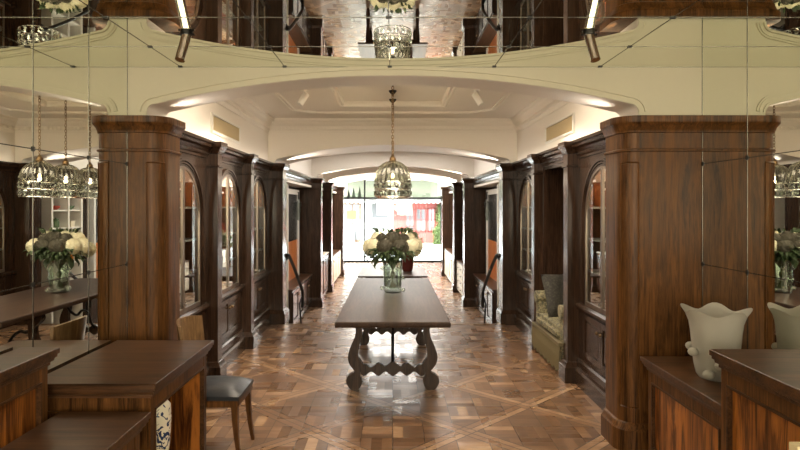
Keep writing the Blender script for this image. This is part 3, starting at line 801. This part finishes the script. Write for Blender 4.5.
for th in (0, -0.022):
    vv = [[bk.bm.verts.new((p[0]+th, p[1], p[2])) for p in r] for r in rows]
    for a, b in zip(vv, vv[1:]):
        for i in range(10): bk.bm.faces.new((a[i], a[i+1], b[i+1], b[i]))
    if th == 0: v0 = vv
for (ra, rb) in ((v0[0], vv[0]), (v0[-1], vv[-1]), ([r[0] for r in v0], [r[0] for r in vv]), ([r[-1] for r in v0], [r[-1] for r in vv])):
    for i in range(len(ra)-1): bk.bm.faces.new((ra[i], ra[i+1], rb[i+1], rb[i]))
bk.build('backrest', M['tan_oak'], ch, smooth=True)
for q in (-1, 1): MB().tube([(-1.40, (cy0+cy1)/2+q*0.19, 0.36), (-1.40, (cy0+cy1)/2+q*0.195, 0.5), (-1.375, (cy0+cy1)/2+q*0.20, 0.60)], 0.018, 6).build('back_post', M['oak'], ch)

# ------------------------------------------------------------------ refectory table
TY0, TY1, TZ = 4.90, 7.92, 0.756
tb = thing('refectory_table', (0, 6.41, 0), 'long dark wood refectory table with lyre legs in the middle of the floor', 'table')
MB().wrap([(-0.475, TY0), (0.475, TY0), (0.475, TY1), (-0.475, TY1)], [(TZ-0.05, -0.014), (TZ-0.046, -0.004), (TZ-0.03, 0), (TZ-0.012, 0), (TZ-0.004, -0.003), (TZ, -0.010)]).build('tabletop', M['table'], tb)
def spline(pts, n=8):
    out = []; N = len(pts)
    for i in range(N-1):
        p0, p1, p2, p3 = pts[max(0, i-1)], pts[i], pts[i+1], pts[min(N-1, i+2)]
        for k in range(n):
            t = k/n
            out.append(tuple(0.5*((2*p1[j])+(-p0[j]+p2[j])*t+(2*p0[j]-5*p1[j]+4*p2[j]-p3[j])*t*t+(-p0[j]+3*p1[j]-3*p2[j]+p3[j])*t**3) for j in range(len(p1))))
    out.append(pts[-1]); return out
OUT = [(0.395, 0.706), (0.410, 0.655), (0.385, 0.615), (0.345, 0.575), (0.352, 0.49), (0.395, 0.39), (0.415, 0.31), (0.405, 0.245), (0.370, 0.195), (0.355, 0.165), (0.415, 0.125), (0.432, 0.075), (0.410, 0.025), (0.385, 0.0)]
INN = [(0.270, 0.706), (0.268, 0.64), (0.285, 0.59), (0.285, 0.52), (0.300, 0.44), (0.318, 0.36), (0.318, 0.30), (0.290, 0.255), (0.270, 0.215), (0.300, 0.165), (0.300, 0.125), (0.283, 0.075), (0.300, 0.025), (0.325, 0.0)]
for yt in (5.56, 7.35):
    for s in (-1, 1):
        A = [(s*u, v) for u, v in spline(OUT, 5)]; Bq = [(s*u, v) for u, v in spline(INN, 5)]
        MB().strip(A, Bq, to3, yt, yt+0.075).build('leg', M['oak_dark'], tb, smooth=True)
    n = 60; up = []; lo = []
    for i in range(n+1):
        x = -0.30+0.60*i/n; w = math.cos(x/0.60*2*PI*4.5)
        up.append((x, 0.235+0.016*w-0.02*abs(x)/0.3)); lo.append((x, 0.145-0.020*w+0.0*x))
    MB().strip(up, lo, to3, yt+0.015, yt+0.06).build('stretcher', M['oak_dark'], tb, smooth=True)
    B(-0.41, 0.41, yt+0.005, yt+0.07, 0.655, 0.708).build('top_rail', M['oak_dark'], tb, bevel=0.006)
for q, ys in ((1, 5.60), (-1, 7.39)):
    pts = spline([(0, ys, 0.20), (0, ys+q*0.10, 0.30), (0, ys+q*0.16, 0.42), (0, ys+q*0.30, 0.47), (0, ys+q*0.42, 0.44), (0, ys+q*0.55, 0.50), (0, ys+q*0.66, 0.60), (0, ys+q*0.80, 0.705)], 6)
    MB().tube(pts, 0.015, 8).build('iron_brace', M['iron'], tb, smooth=True)

# bouquet in a glass vase
VX, VY = 0.0, 6.60
bq = thing('flower_vase', (VX, VY, TZ), 'clear glass vase of cream hydrangeas and dark leaves on the long table', 'vase of flowers')
vz = TZ
MB().lathe(VX, VY, [(vz, 0.0), (vz, 0.085), (vz+0.01, 0.095), (vz+0.12, 0.10), (vz+0.28, 0.105), (vz+0.36, 0.115), (vz+0.355, 0.110), (vz+0.28, 0.099), (vz+0.05, 0.09), (vz+0.03, 0.0)], 28).build('glass', M['vaseglass'], bq, smooth=True)
for ang, z in ((190, 0.05), (182, 0.27), (250, 0.15), (300, 0.27), (10, 0.16), (60, 0.08), (350, 0.03), (120, 0.2)):
    a = math.radians(ang); MB().ico((VX+0.118*math.cos(a), VY+0.118*math.sin(a), vz+z), 0.025, 2).build('glass_knob', M['vaseglass'], bq, smooth=True)
r = random.Random(11)
stm = MB()
heads = []
def floret_head(c, rad, mat):
    mb = MB()
    mb.ico(c, rad*0.80, 2)
    nF = 130
    for i in range(nF):
        zz = 1-2*(i+0.5)/nF; ph = i*2.39996; rr = math.sqrt(1-zz*zz); nrm = Vector((rr*math.cos(ph), rr*math.sin(ph), zz))
        a = nrm.orthogonal().normalized(); b = nrm.cross(a); a0 = r.uniform(0, PI)
        o = Vector(c)+nrm*rad*(0.92+r.uniform(-0.05, 0.08)); sz = rad*0.26
        for k in range(4):
            t = a0+k*PI/2; d = a*math.cos(t)+b*math.sin(t); e = a*math.cos(t+PI/2)+b*math.sin(t+PI/2)
            mb.quad(o, o+d*sz*0.6+e*sz*0.45+nrm*sz*0.1, o+d*sz*1.05+nrm*sz*0.12, o+d*sz*0.6-e*sz*0.45+nrm*sz*0.1)
    return mb.build('flower_head', mat, bq)
HC = vz+0.48
spots = []
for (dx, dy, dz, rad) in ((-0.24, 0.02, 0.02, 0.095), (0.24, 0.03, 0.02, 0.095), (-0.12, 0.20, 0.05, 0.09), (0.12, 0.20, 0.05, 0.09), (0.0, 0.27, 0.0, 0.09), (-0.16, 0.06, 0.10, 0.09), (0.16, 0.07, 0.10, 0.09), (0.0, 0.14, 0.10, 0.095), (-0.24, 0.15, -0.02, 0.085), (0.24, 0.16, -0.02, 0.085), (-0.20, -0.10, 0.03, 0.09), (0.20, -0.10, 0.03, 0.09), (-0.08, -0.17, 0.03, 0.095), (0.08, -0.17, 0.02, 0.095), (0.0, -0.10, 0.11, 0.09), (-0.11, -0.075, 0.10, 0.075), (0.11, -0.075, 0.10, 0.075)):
    floret_head((VX+dx, VY+dy, HC+dz), rad, M['bronze'] if dy < -0.05 and abs(dx) < 0.15 else M['petal'])  # camera-facing heads take the shade-coloured petals
    stm.tube([(VX+dx*0.15, VY+dy*0.15, vz+0.05), (VX-dx*0.1, VY-dy*0.1, vz+0.2), (VX+dx*0.3, VY+dy*0.3, vz+0.37), (VX+dx*0.9, VY+dy*0.9, HC+dz)], 0.006, 5)
stm.build('stems', M['stem'], bq)
lf = MB()
def leaf(mb, p, d, L, W_, up=Vector((0, 0, 1))):
    d = d.normalized(); sd = d.cross(up).normalized(); nn = sd.cross(d)
    P_ = [p, p+d*L*0.35+sd*W_-nn*0.01, p+d*L*0.8+sd*W_*0.55, p+d*L-nn*0.03, p+d*L*0.8-sd*W_*0.55, p+d*L*0.35-sd*W_-nn*0.01, p+d*L*0.5+nn*0.012]
    v = [mb.bm.verts.new(q) for q in P_]
    for i in range(6): mb.bm.faces.new((v[i], v[(i+1) % 6], v[6]))
for i in range(70):
    a = r.gauss(1.5*PI, 0.6) if i < 30 else r.uniform(0, 2*PI); e = r.uniform(-0.6, 0.1)  # extra leaves massed towards the camera to deepen the bouquet's shaded side
    d = Vector((math.cos(a)*math.cos(e), math.sin(a)*math.cos(e), math.sin(e)))
    p = Vector((VX, VY, HC))+Vector((d.x*0.22, d.y*0.20, d.z*0.14))
    leaf(lf, p, d+Vector((r.uniform(-.6, .6), r.uniform(-.2, .2), r.uniform(-.6, .5))), r.uniform(0.09, 0.15), r.uniform(0.03, 0.045))
for i in range(26):
    a = r.uniform(0, 2*PI); p = Vector((VX+0.17*math.cos(a), VY+0.12*math.sin(a), HC+0.17))
    leaf(lf, p, Vector((0.5*math.cos(a), 0.3*math.sin(a), 0.8)), r.uniform(0.05, 0.09), 0.014)
lf.build('leaves', M['leaf'], bq)

# ------------------------------------------------------------------ pendant lamps
def pendant(y, label):
    t = thing('pendant_lamp', (0, y, 1.80), label, 'pendant lamp', 'ribbed glass pendant lamps over the table')
    z0 = 1.80; top = ZT+0.04
    seg = 96
    dome = [(1.955+0.215*math.sin(PI/2*k/12), 0.030+0.156*math.cos(PI/2*k/12)) for k in range(13)]
    rb = MB()
    for k in range(20):
        a = 2*PI*(k+0.5)/20; rb.tube([((r_*0.985)*math.cos(a), y+(r_*0.985)*math.sin(a), z_) for z_, r_ in dome[::2]], 0.0028, 4)
    rb.build('ribs', M['ribtone'], t, smooth=True)
    MB().lathe(0, y, dome, seg, 20, 0.04).build('glass_dome', M['lampglass'], t, smooth=True)
    MB().lathe(0, y, [(2.155, 0.0), (2.155, 0.042), (2.17, 0.046), (2.18, 0.034), (2.205, 0.032), (2.215, 0.022), (2.235, 0.012), (2.245, 0.0)], 20).build('cap', M['brass'], t, smooth=True)
    rg = MB()
    for z, rr in ((1.955, 0.188), (1.882, 0.190), (1.803, 0.188)): rg.tube([(rr*math.cos(2*PI*k/40), y+rr*math.sin(2*PI*k/40), z) for k in range(40)], 0.0045, 6, True)
    rg.build('rim', M['chrome'], t, smooth=True)
    cr = None
    for row, zc in ((0, 1.919), (1, 1.843)):
        for k in range(16):
            a = 2*PI*(k+0.5*row)/16
            if cr is None:
                mb = MB(); mb.ico((0, 0, 0), 1, 1, (0.030, 0.016, 0.036))
                cr = mb.build('crystal', M['crystal'], None, origin=(0, 0, 0)); o = cr
            else: o = cr.copy(); COL.objects.link(o)
            o.parent = t; o.location = (0.188*math.cos(a), 0.188*math.sin(a), zc-z0); o.rotation_euler = (0, 0, a+PI/2)
    arms = MB()
    for k in range(6):
        a = 2*PI*k/6; arms.tube([(0, y, 1.93), (0.07*math.cos(a), y+0.07*math.sin(a), 1.90), (0.186*math.cos(a), y+0.186*math.sin(a), 1.955)], 0.005, 5)
    arms.tube([(0, y, 1.92), (0, y, 2.15)], 0.008, 6)
    arms.build('lamp_arms', M['iron'], t, smooth=True)
    MB().ico((0.0, y, 2.02), 0.017, 2, (1, 1, 1.5)).build('bulb', M['bulb'], t, smooth=True)
    cn = MB(); z = 2.24; i = 0
    while z < top-0.03:
        pts = []
        for k in range(10):
            a = 2*PI*k/10; u, w = 0.012*math.cos(a), 0.021*math.sin(a)
            pts.append((u, y, z+0.018+w) if i % 2 else (0, y+u, z+0.018+w))
        cn.tube(pts, 0.0034, 5, True); z += 0.032; i += 1
    cn.build('chain', M['brass'], t, smooth=True)
    MB().lathe(0, y, [(top-0.045, 0.0), (top-0.045, 0.012), (top-0.03, 0.03), (top-0.01, 0.045), (top, 0.045), (top, 0)], 16).build('ceiling_rose', M['iron'], t, smooth=True)
    light('pendant_bulb_light', 'POINT', (0, y, 1.985), 15, (1.0, 0.82, 0.58), 0.012)
pendant(6.23, 'ribbed glass dome pendant on a chain, nearest the arch of the three')
pendant(6.73, 'ribbed glass dome pendant on a chain, middle one of the three')
pendant(7.27, 'ribbed glass dome pendant on a chain, farthest from the arch of the three')

# ------------------------------------------------------------------ spotlights
def cyl_between(mb, a, b, r0, seg=20): return mb.tube([a, b], r0, seg)
for s, x in ((-1, -1.14), (1, 1.085)):
    y = 3.32
    t = thing('chrome_spotlight', (x, y, ZM), 'chrome cylinder spotlight under the mirrored ceiling on the %s' % SIDE[s], 'spotlight', 'chrome ceiling spotlights')
    tilt = 0.03*s*-1
    MB().tube([(x, y, ZM-0.012), (x+s*0.010, y-0.02, ZM-0.085), (x+s*0.022, y-0.045, ZM-0.165)], 0.027, 20).build('lamp_tube', M['chrome'], t, smooth=True)
    MB().tube([(x, y, ZM), (x, y, ZM-0.014)], 0.034, 16).tube([(x-0.045, y, ZM-0.012), (x+0.045, y, ZM-0.012)], 0.006, 8).build('bracket', M['iron'], t, smooth=True)
for s, x in ((-1, -0.955), (1, 0.905)):
    y = 6.5
    t = thing('white_spotlight', (x, y, ZT), 'small white cylinder spotlight on the gallery ceiling, %s of the coffer' % SIDE[s], 'spotlight', 'white ceiling spotlights')
    MB().tube([(x-s*0.02, y-0.02, ZT-0.045), (x+s*0.045, y-0.06, ZT-0.165)], 0.036, 18).build('lamp_tube', M['white'], t, smooth=True)
    MB().tube([(x, y, ZT), (x, y, ZT-0.012)], 0.04, 16).tube([(x, y, ZT-0.01), (x, y, ZT-0.09)], 0.010, 8).build('bracket', M['white'], t, smooth=True)
    light('spot_beam', 'SPOT', (x+s*0.05, y-0.063, ZT-0.175), 75, (1.0, 0.86, 0.68), 0.03, (math.radians(-18), s*math.radians(-24), 0), spot=95)

# ------------------------------------------------------------------ handrails
for s in (-1, 1):
    t = thing('handrail', (s*1.565, 9.0, -0.3), 'black iron handrail beside the steps on the %s' % SIDE[s], 'handrail', 'stair handrails')
    pts = spline([(s*1.60, 9.02, 0.93), (s*1.565, 9.05, 0.955), (s*1.56, 9.7, 0.62), (s*1.555, 10.25, 0.29), (s*1.553, 10.32, 0.20), (s*1.553, 10.34, 0.05), (s*1.553, 10.32, -0.04)], 6)
    MB().tube(pts, 0.026, 8).build('rail', M['iron'], t, smooth=True)
    MB().tube([(s*1.555, 10.3, 0.16), (s*1.60, 10.3, 0.02), (s*1.555, 10.3, LOW)], 0.014, 8).build('newel', M['iron'], t, smooth=True)
    MB().tube([(s*1.57, 9.06, 0.93), (s*1.60, 8.97, 0.90)], 0.014, 8).build('wall_fixing', M['iron'], t, smooth=True)

# ------------------------------------------------------------------ low cabinets beyond the steps
def low_cab(s, xf, y0, y1, h, label, mat='oak_dark', drawers=0, n=4, xb=XFAR, top='oak_y'):
    t = thing('low_cabinet', (s*(xf+xb)/2, (y0+y1)/2, LOW), label, 'cabinet', 'low cabinets beyond the steps', 'thing')
    z = LOW
    B(s*xf, s*(xb-0.002), y0, y1, z+0.08, z+h-0.03).build('body', M[mat], t)
    B(s*(xf+0.03), s*(xb-0.002), y0+0.02, y1-0.02, z, z+0.08).build('plinth', M['oak_dark'], t)
    B(s*(xf-0.02), s*(xb-0.002), y0-0.015, y1, z+h-0.03, z+h).build('top', M[top], t, bevel=0.006)
    if drawers:
        for k in range(drawers):
            za = z+0.11+(h-0.17)*k/drawers; zb = z+0.11+(h-0.17)*(k+1)/drawers-0.02
            d = B(s*(xf-0.014), s*xf, y0+0.04, y1-0.04, za, zb).build('drawer', M[mat], t, bevel=0.004)
            kb = MB()
            for q in (0.3, 0.7): kb.ico((s*(xf-0.026), y0+(y1-y0)*q, (za+zb)/2), 0.016, 1)
            kb.build('knob', M['iron'], d, smooth=True)
    else:
        for k in range(n):
            ya = y0+0.04+(y1-y0-0.08)*k/n; yb = y0+0.04+(y1-y0-0.08)*(k+1)/n-0.02
            d = MB()
            za, zb = z+0.12, z+h-0.06
            for a in ((ya, yb, za, za+0.05), (ya, yb, zb-0.05, zb), (ya, ya+0.05, za+0.05, zb-0.05), (yb-0.05, yb, za+0.05, zb-0.05)): d.box(s*(xf-0.022), s*xf, *a)
            d.box(s*(xf-0.012), s*xf, ya+0.08, yb-0.08, za+0.08, zb-0.08)
            dd = d.build('door', M[mat], t)
            MB().ico((s*(xf-0.036), yb-0.03 if k % 2 == 0 else ya+0.03, zb-0.12), 0.015, 1).build('knob', M['brass'], dd, smooth=True)
    return t
for s in (-1, 1):
    low_cab(s, 1.80, 10.7, YB, 0.74, 'low wooden cabinet behind the handrail on the %s' % SIDE[s])
    # dark framed screen over an orange veneer panel on the wall
    p = thing('wall_panel', (s*XFAR, 12.4, 0.3), 'dark framed panel above orange veneer on the %s wall past the handrail' % SIDE[s], 'wall panel', 'framed panels past the handrails')
    X0 = 2.05
    B(s*X0, s*(XFAR-0.001), 11.5, 12.9, 1.0, 1.95).build('screen', M['screen'], p)
    B(s*X0, s*(XFAR-0.001), 11.5, 12.9, LOW+0.742, 1.0).build('veneer', M['orange'], p)
    f = MB()
    for yy in (11.42, 12.9): f.box(s*(X0-0.03), s*(XFAR-0.001), yy, yy+0.08, LOW+0.742, 2.05)
    f.box(s*(X0-0.03), s*(XFAR-0.001), 11.5, 12.9, 1.95, 2.05)
    f.build('frame', M['white'], p)
low_cab(-1, 1.66, YB+0.45, YC-0.1, 1.06, 'chest-high wooden cabinet with pale top between two far left columns', n=3, top='creamdrawer')
low_cab(-1, 1.66, YC+0.4, YD-0.2, 0.86, 'cream low cabinet on the left nearest the street window', 'creamdrawer', n=4)
low_cab(1, 1.67, YB+0.9, YC-0.02, 0.84, 'cream chest of four drawers on the far right between columns', 'creamdrawer', drawers=4)
low_cab(1, 1.66, YC+0.4, YD-0.2, 0.90, 'cream low cabinet on the right nearest the street window', 'creamdrawer', n=4)
for s in (-1, 1):       # wall lanterns hung on the last jamb before the third arch
    t = thing('wall_lantern', (s*2.0, 12.75, 1.40), 'black iron wall lantern with pale drops on the %s before the far columns' % SIDE[s], 'wall lantern', 'iron wall lanterns')
    MB().tube([(s*(XFAR-0.002), 12.75, 1.98), (s*2.0, 12.75, 2.0), (s*2.0, 12.75, 1.85)], 0.016, 8).build('bracket', M['iron'], t, smooth=True)
    MB().lathe(s*2.0, 12.75, [(1.40, 0.0), (1.41, 0.035), (1.78, 0.06), (1.82, 0.02), (1.86, 0.0)], 8).build('lantern_body', M['crystal'], t)

# ------------------------------------------------------------------ table and plant near the street window
ft = thing('far_table', (0, 13.35, LOW), 'wide table with pale polished top beyond the steps', 'table')
B(-0.73, 0.73, 12.45, 14.3, LOW+0.745, LOW+0.78).build('tabletop', M['table'], ft, bevel=0.006)
ap = MB(); 
for a in ((-0.5, 0.5, 12.55, 12.58), (-0.5, 0.5, 14.17, 14.2)): ap.box(*a, LOW+0.66, LOW+0.745)
ap.build('apron', M['oak_dark'], ft)
for x in (-0.52, 0.52):
    for y in (12.6, 14.15): MB().lathe(x, y, [(LOW, 0.0), (LOW, 0.03), (LOW+0.1, 0.045), (LOW+0.35, 0.03), (LOW+0.6, 0.05), (LOW+0.745, 0.05), (LOW+0.745, 0)], 12).build('leg', M['oak_dark'], ft, smooth=True)
zt = LOW+0.78
pp = thing('potted_plant', (0.33, 13.4, zt), 'leafy pale green plant in a dark red pot on the far table', 'potted plant')
MB().lathe(0.33, 13.4, [(zt, 0.0), (zt, 0.10), (zt+0.05, 0.12), (zt+0.32, 0.15), (zt+0.36, 0.11), (zt+0.42, 0.12), (zt+0.42, 0.10), (zt+0.38, 0.0)], 20).build('pot', M['redpot'], pp, smooth=True)
lm = MB()
for i in range(170):
    a = r.uniform(0, 2*PI); e = r.uniform(0.05, 1.5); d = Vector((math.cos(a)*math.cos(e), math.sin(a)*math.cos(e), math.sin(e)))
    leaf(lm, Vector((0.33, 13.4, zt+0.55))+Vector((d.x*0.28, d.y*0.28, d.z*0.36-0.05)), d+Vector((r.uniform(-.7, .7), r.uniform(-.7, .7), r.uniform(-.4, .6))), r.uniform(0.10, 0.17), 0.035)
lm.build('leaves', M['palegreen'], pp)
sm_ = MB()
for i in range(14):
    a = r.uniform(0, 2*PI); sm_.tube([(0.33, 13.4, zt+0.36), (0.33+0.08*math.cos(a), 13.4+0.08*math.sin(a), zt+0.6), (0.33+0.2*math.cos(a), 13.4+0.2*math.sin(a), zt+0.78)], 0.006, 5)
sm_.build('stems', M['stem'], pp)

# ------------------------------------------------------------------ street window
wi = MB(); z0, zb, zt_ = LOW, 2.04, ZT
for x in (-XFAR+0.04, -1.12, 1.94, XFAR-0.04): wi.box(x-0.03, x+0.03, YE-0.05, YE+0.03, LOW, ZT)
wi.box(-XFAR, XFAR, YE-0.06, YE+0.03, 2.0, 2.07); wi.box(-XFAR, XFAR, YE-0.05, YE+0.03, LOW, LOW+0.07); wi.box(-XFAR, XFAR, YE-0.05, YE+0.03, ZT-0.06, ZT)
w = struct(wi.build('window_1', M['iron']))
B(-XFAR+0.05, XFAR-0.05, YE-0.012, YE-0.006, LOW+0.05, ZT-0.05).build('pane', M['glass'], w)
aw = thing('shop_awning', (0, YE+0.1, 2.0), 'pale sage awning hanging over the street window', 'awning')
am = MB(); am.prism([(YE+0.06, 2.98), (YE+0.06, 2.95), (YE+0.85, 2.07), (YE+0.86, 2.10)], lambda u, v, d: (d, u, v), -2.6, 2.6); am.build('fabric', M['awning'], aw)
va = MB(); sc_ = []
for k in range(0, 26*8+1):
    x = -2.6+5.2*k/(26*8); sc_.append((x, 1.955-0.055*abs(math.sin(PI*k/8))))
va.strip(sc_, [(p[0], 2.085) for p in sc_], to3, YE+0.85, YE+0.86); va.build('valance', M['shopwhite'], aw)
for i, (x, h) in enumerate(((-1.76, 0.30), (-1.56, 0.38), (-1.32, 0.44))):
    f = MB(); z = 2.07
    for k in range(5): f.lathe(x, YE-0.02, [(z+h*k/5*0.9, 0.0), (z+h*k/5*0.9, 0.10*(1-k/5.5)), (z+h*(k/5*0.9+0.30), 0.0)], 10)
    tag(f.build('ornamental_fir', M['fir']), '%s grey ornamental fir standing on the crossbar of the street window' % ('smallest', 'middle', 'tallest')[i], 'ornament', 'ornamental firs over the window')

# ------------------------------------------------------------------ the street
struct(B(-30, 30, YE, 27, LOW-0.2, LOW).build('floor_pavement', M['stone']))
struct(B(-30, 30, 27, 33.2, LOW-0.3, LOW-0.08).build('floor_road', M['road']))
struct(B(-30, 30, 33.2, 37, LOW-0.2, LOW+0.02).build('floor_far_pavement', M['stone']))
ZS = LOW+0.02
sh = thing('white_shop', (-6, 36, ZS), 'white rendered shop across the street with tan framed window', 'building')
B(-14, 0.0, 36, 40, ZS, 7).build('wall', M['shopwhite'], sh)
d = MB()
for a in ((-3.1, -3.0, ZS+0.2, 1.9), (-2.0, -1.9, ZS+0.2, 1.9), (-3.1, -1.9, ZS+0.1, ZS+0.2), (-3.1, -1.9, 1.82, 1.92), (-2.45, -2.39, ZS+0.2, 1.9)): d.box(a[0], a[1], 35.9, 36.02, a[2], a[3])
sf = d.build('shop_window', M['shopwood'], sh); B(-3.0, -2.0, 35.96, 35.99, ZS+0.2, 1.82).build('pane', M['shopglass'], sf)
B(-1.25, -0.25, 35.95, 36.01, 0.3, 1.9).build('side_window', M['shopglass'], sh)
f = MB()
for a in ((-1.35, -1.25, 0.0, 2.0), (-0.28, -0.18, 0.0, 2.0), (-1.35, -0.18, -0.1, 0.0), (-1.35, -0.18, 0.95, 1.0)): f.box(a[0], a[1], 35.9, 36.01, a[2], a[3])
f.build('side_window_frame', M['shopwhite'], sh)
tag(MB().lathe(-2.55, 35.5, [(ZS, 0.0), (ZS, 0.28), (ZS+0.6, 0.30), (ZS+1.05, 0.24), (ZS+1.2, 0.08), (ZS+1.22, 0.0)], 16).build('draped_stand', M['display'], smooth=True), 'pale draped display stand outside the white shop', 'display stand')
tag(B(-2.75, -2.2, 35.88, 35.96, 0.95, 1.45).build('shop_sign', M['sign_orange'], bevel=0.02), 'orange shop sign hanging before the white shop window', 'sign')
rs = thing('red_shop', (4, 36, ZS), 'red shop across the street with white framed door and windows', 'building')
B(0.02, 9, 36, 40, ZS, 7).build('wall', M['shopred'], rs)
def rwin(nm, x0, x1, z0, z1):
    f = MB()
    for a in ((x0, x0+0.07, z0, z1), (x1-0.07, x1, z0, z1), (x0, x1, z0, z0+0.07), (x0, x1, z1-0.07, z1), ((x0+x1)/2-0.02, (x0+x1)/2+0.02, z0, z1), (x0, x1, (z0+z1)/2-0.02, (z0+z1)/2+0.02)): f.box(a[0], a[1], 35.93, 36.01, a[2], a[3])
    o = f.build(nm, M['shopred'], rs); B(x0, x1, 35.97, 35.99, z0, z1).build('pane', M['shopglass'], o)
rwin('door', 0.75, 1.30, ZS, 1.55); rwin('window', 1.38, 2.0, 0.2, 1.6); rwin('window', 2.1, 2.55, 0.2, 1.6)
va = MB(); va.prism([(35.99, 2.75), (35.99, 2.70), (34.9, 2.15), (34.9, 2.2)], lambda u, v, d: (d, u, v), -13, 8.5); 
for k in range(86): va.prism([(-13+k*0.25, 2.2), (-13+k*0.25, 1.95), (-13+k*0.25+0.125, 1.88), (-13+k*0.25+0.25, 1.95), (-13+k*0.25+0.25, 2.2)], to3, 34.9, 34.91)
tag(va.build('street_awning', M['shopwhite']), 'white scalloped awning over the shops across the street', 'awning')
def hedge(name, x0, x1, y0, y1, z0, z1, label):
    h = MB(); rr = random.Random(5)
    h.box(x0+0.08, x1-0.08, y0+0.08, y1-0.08, z0, z1-0.08)
    for i in range(900):
        u = [rr.random() for _ in range(3)]; f = rr.choice([0, 1, 1, 1, 2])
        p = Vector((x0+(x1-x0)*u[0], y0+(y1-y0)*u[1], z0+(z1-z0)*u[2]))
        if f == 0: p.x = rr.choice([x0, x1])
        elif f == 1: p.y = y0
        else: p.z = z1
        d = Vector((rr.uniform(-1, 1), rr.uniform(-1, 0.2), rr.uniform(-.5, 1)))
        leaf(h, p, d, 0.12, 0.05)
    return tag(h.build(name, M['hedge']), label, 'hedge')
hedge('clipped_hedge', 2.40, 3.6, 34.5, 35.2, ZS, 0.45, 'low clipped green hedge before the red shop')
hedge('tall_shrub', 2.62, 3.8, 35.45, 35.9, ZS, 1.75, 'taller bright green shrub beside the red shop')

# ------------------------------------------------------------------ open shelving past the steps
for s in (-1, 1):
    t = thing('open_shelves', (s*2.05, 10.1, LOW), 'tall open shelving with pale shelves past the %s handrail' % SIDE[s], 'shelving', 'open shelves past the steps', 'thing')
    f = MB()
    for yy in (9.72, 10.22, 10.65): f.box(s*1.86, s*(XFAR-0.002), yy, yy+0.05, LOW, 2.1)
    f.build('frame', M['white'], t)
    for z in (0.05, 0.40, 0.72, 1.02, 1.32, 1.62, 1.92):
        sh_ = MB()
        for y0, y1 in ((9.77, 10.22), (10.27, 10.65)): sh_.box(s*1.88, s*(XFAR-0.002), y0, y1, z, z+0.025)
        sh_.build('shelf', M['white'], t)
    k = 0
    for z, zn in ((0.745, 'lowest stocked'), (1.045, 'second stocked'), (1.345, 'third stocked'), (1.645, 'topmost stocked')):
        for j, yy in enumerate((9.88, 10.09, 10.38, 10.54)):
            cn = rnd.choice(list(CN)); nm = rnd.choice(['jar', 'bowl', 'gift_box'])
            o = bpy.data.objects.new(nm, meshes[nm, cn]); COL.objects.link(o); o.location = (s*2.0, yy, z)
            tag(o, '%s %s, %s from the steps on %s row, %s open shelving' % (CN[cn], nm.replace('_', ' '), ['first', 'second', 'third', 'fourth'][j], zn, SIDE[s]), {'gift_box': 'box'}.get(nm, nm), 'wares on the open shelves')
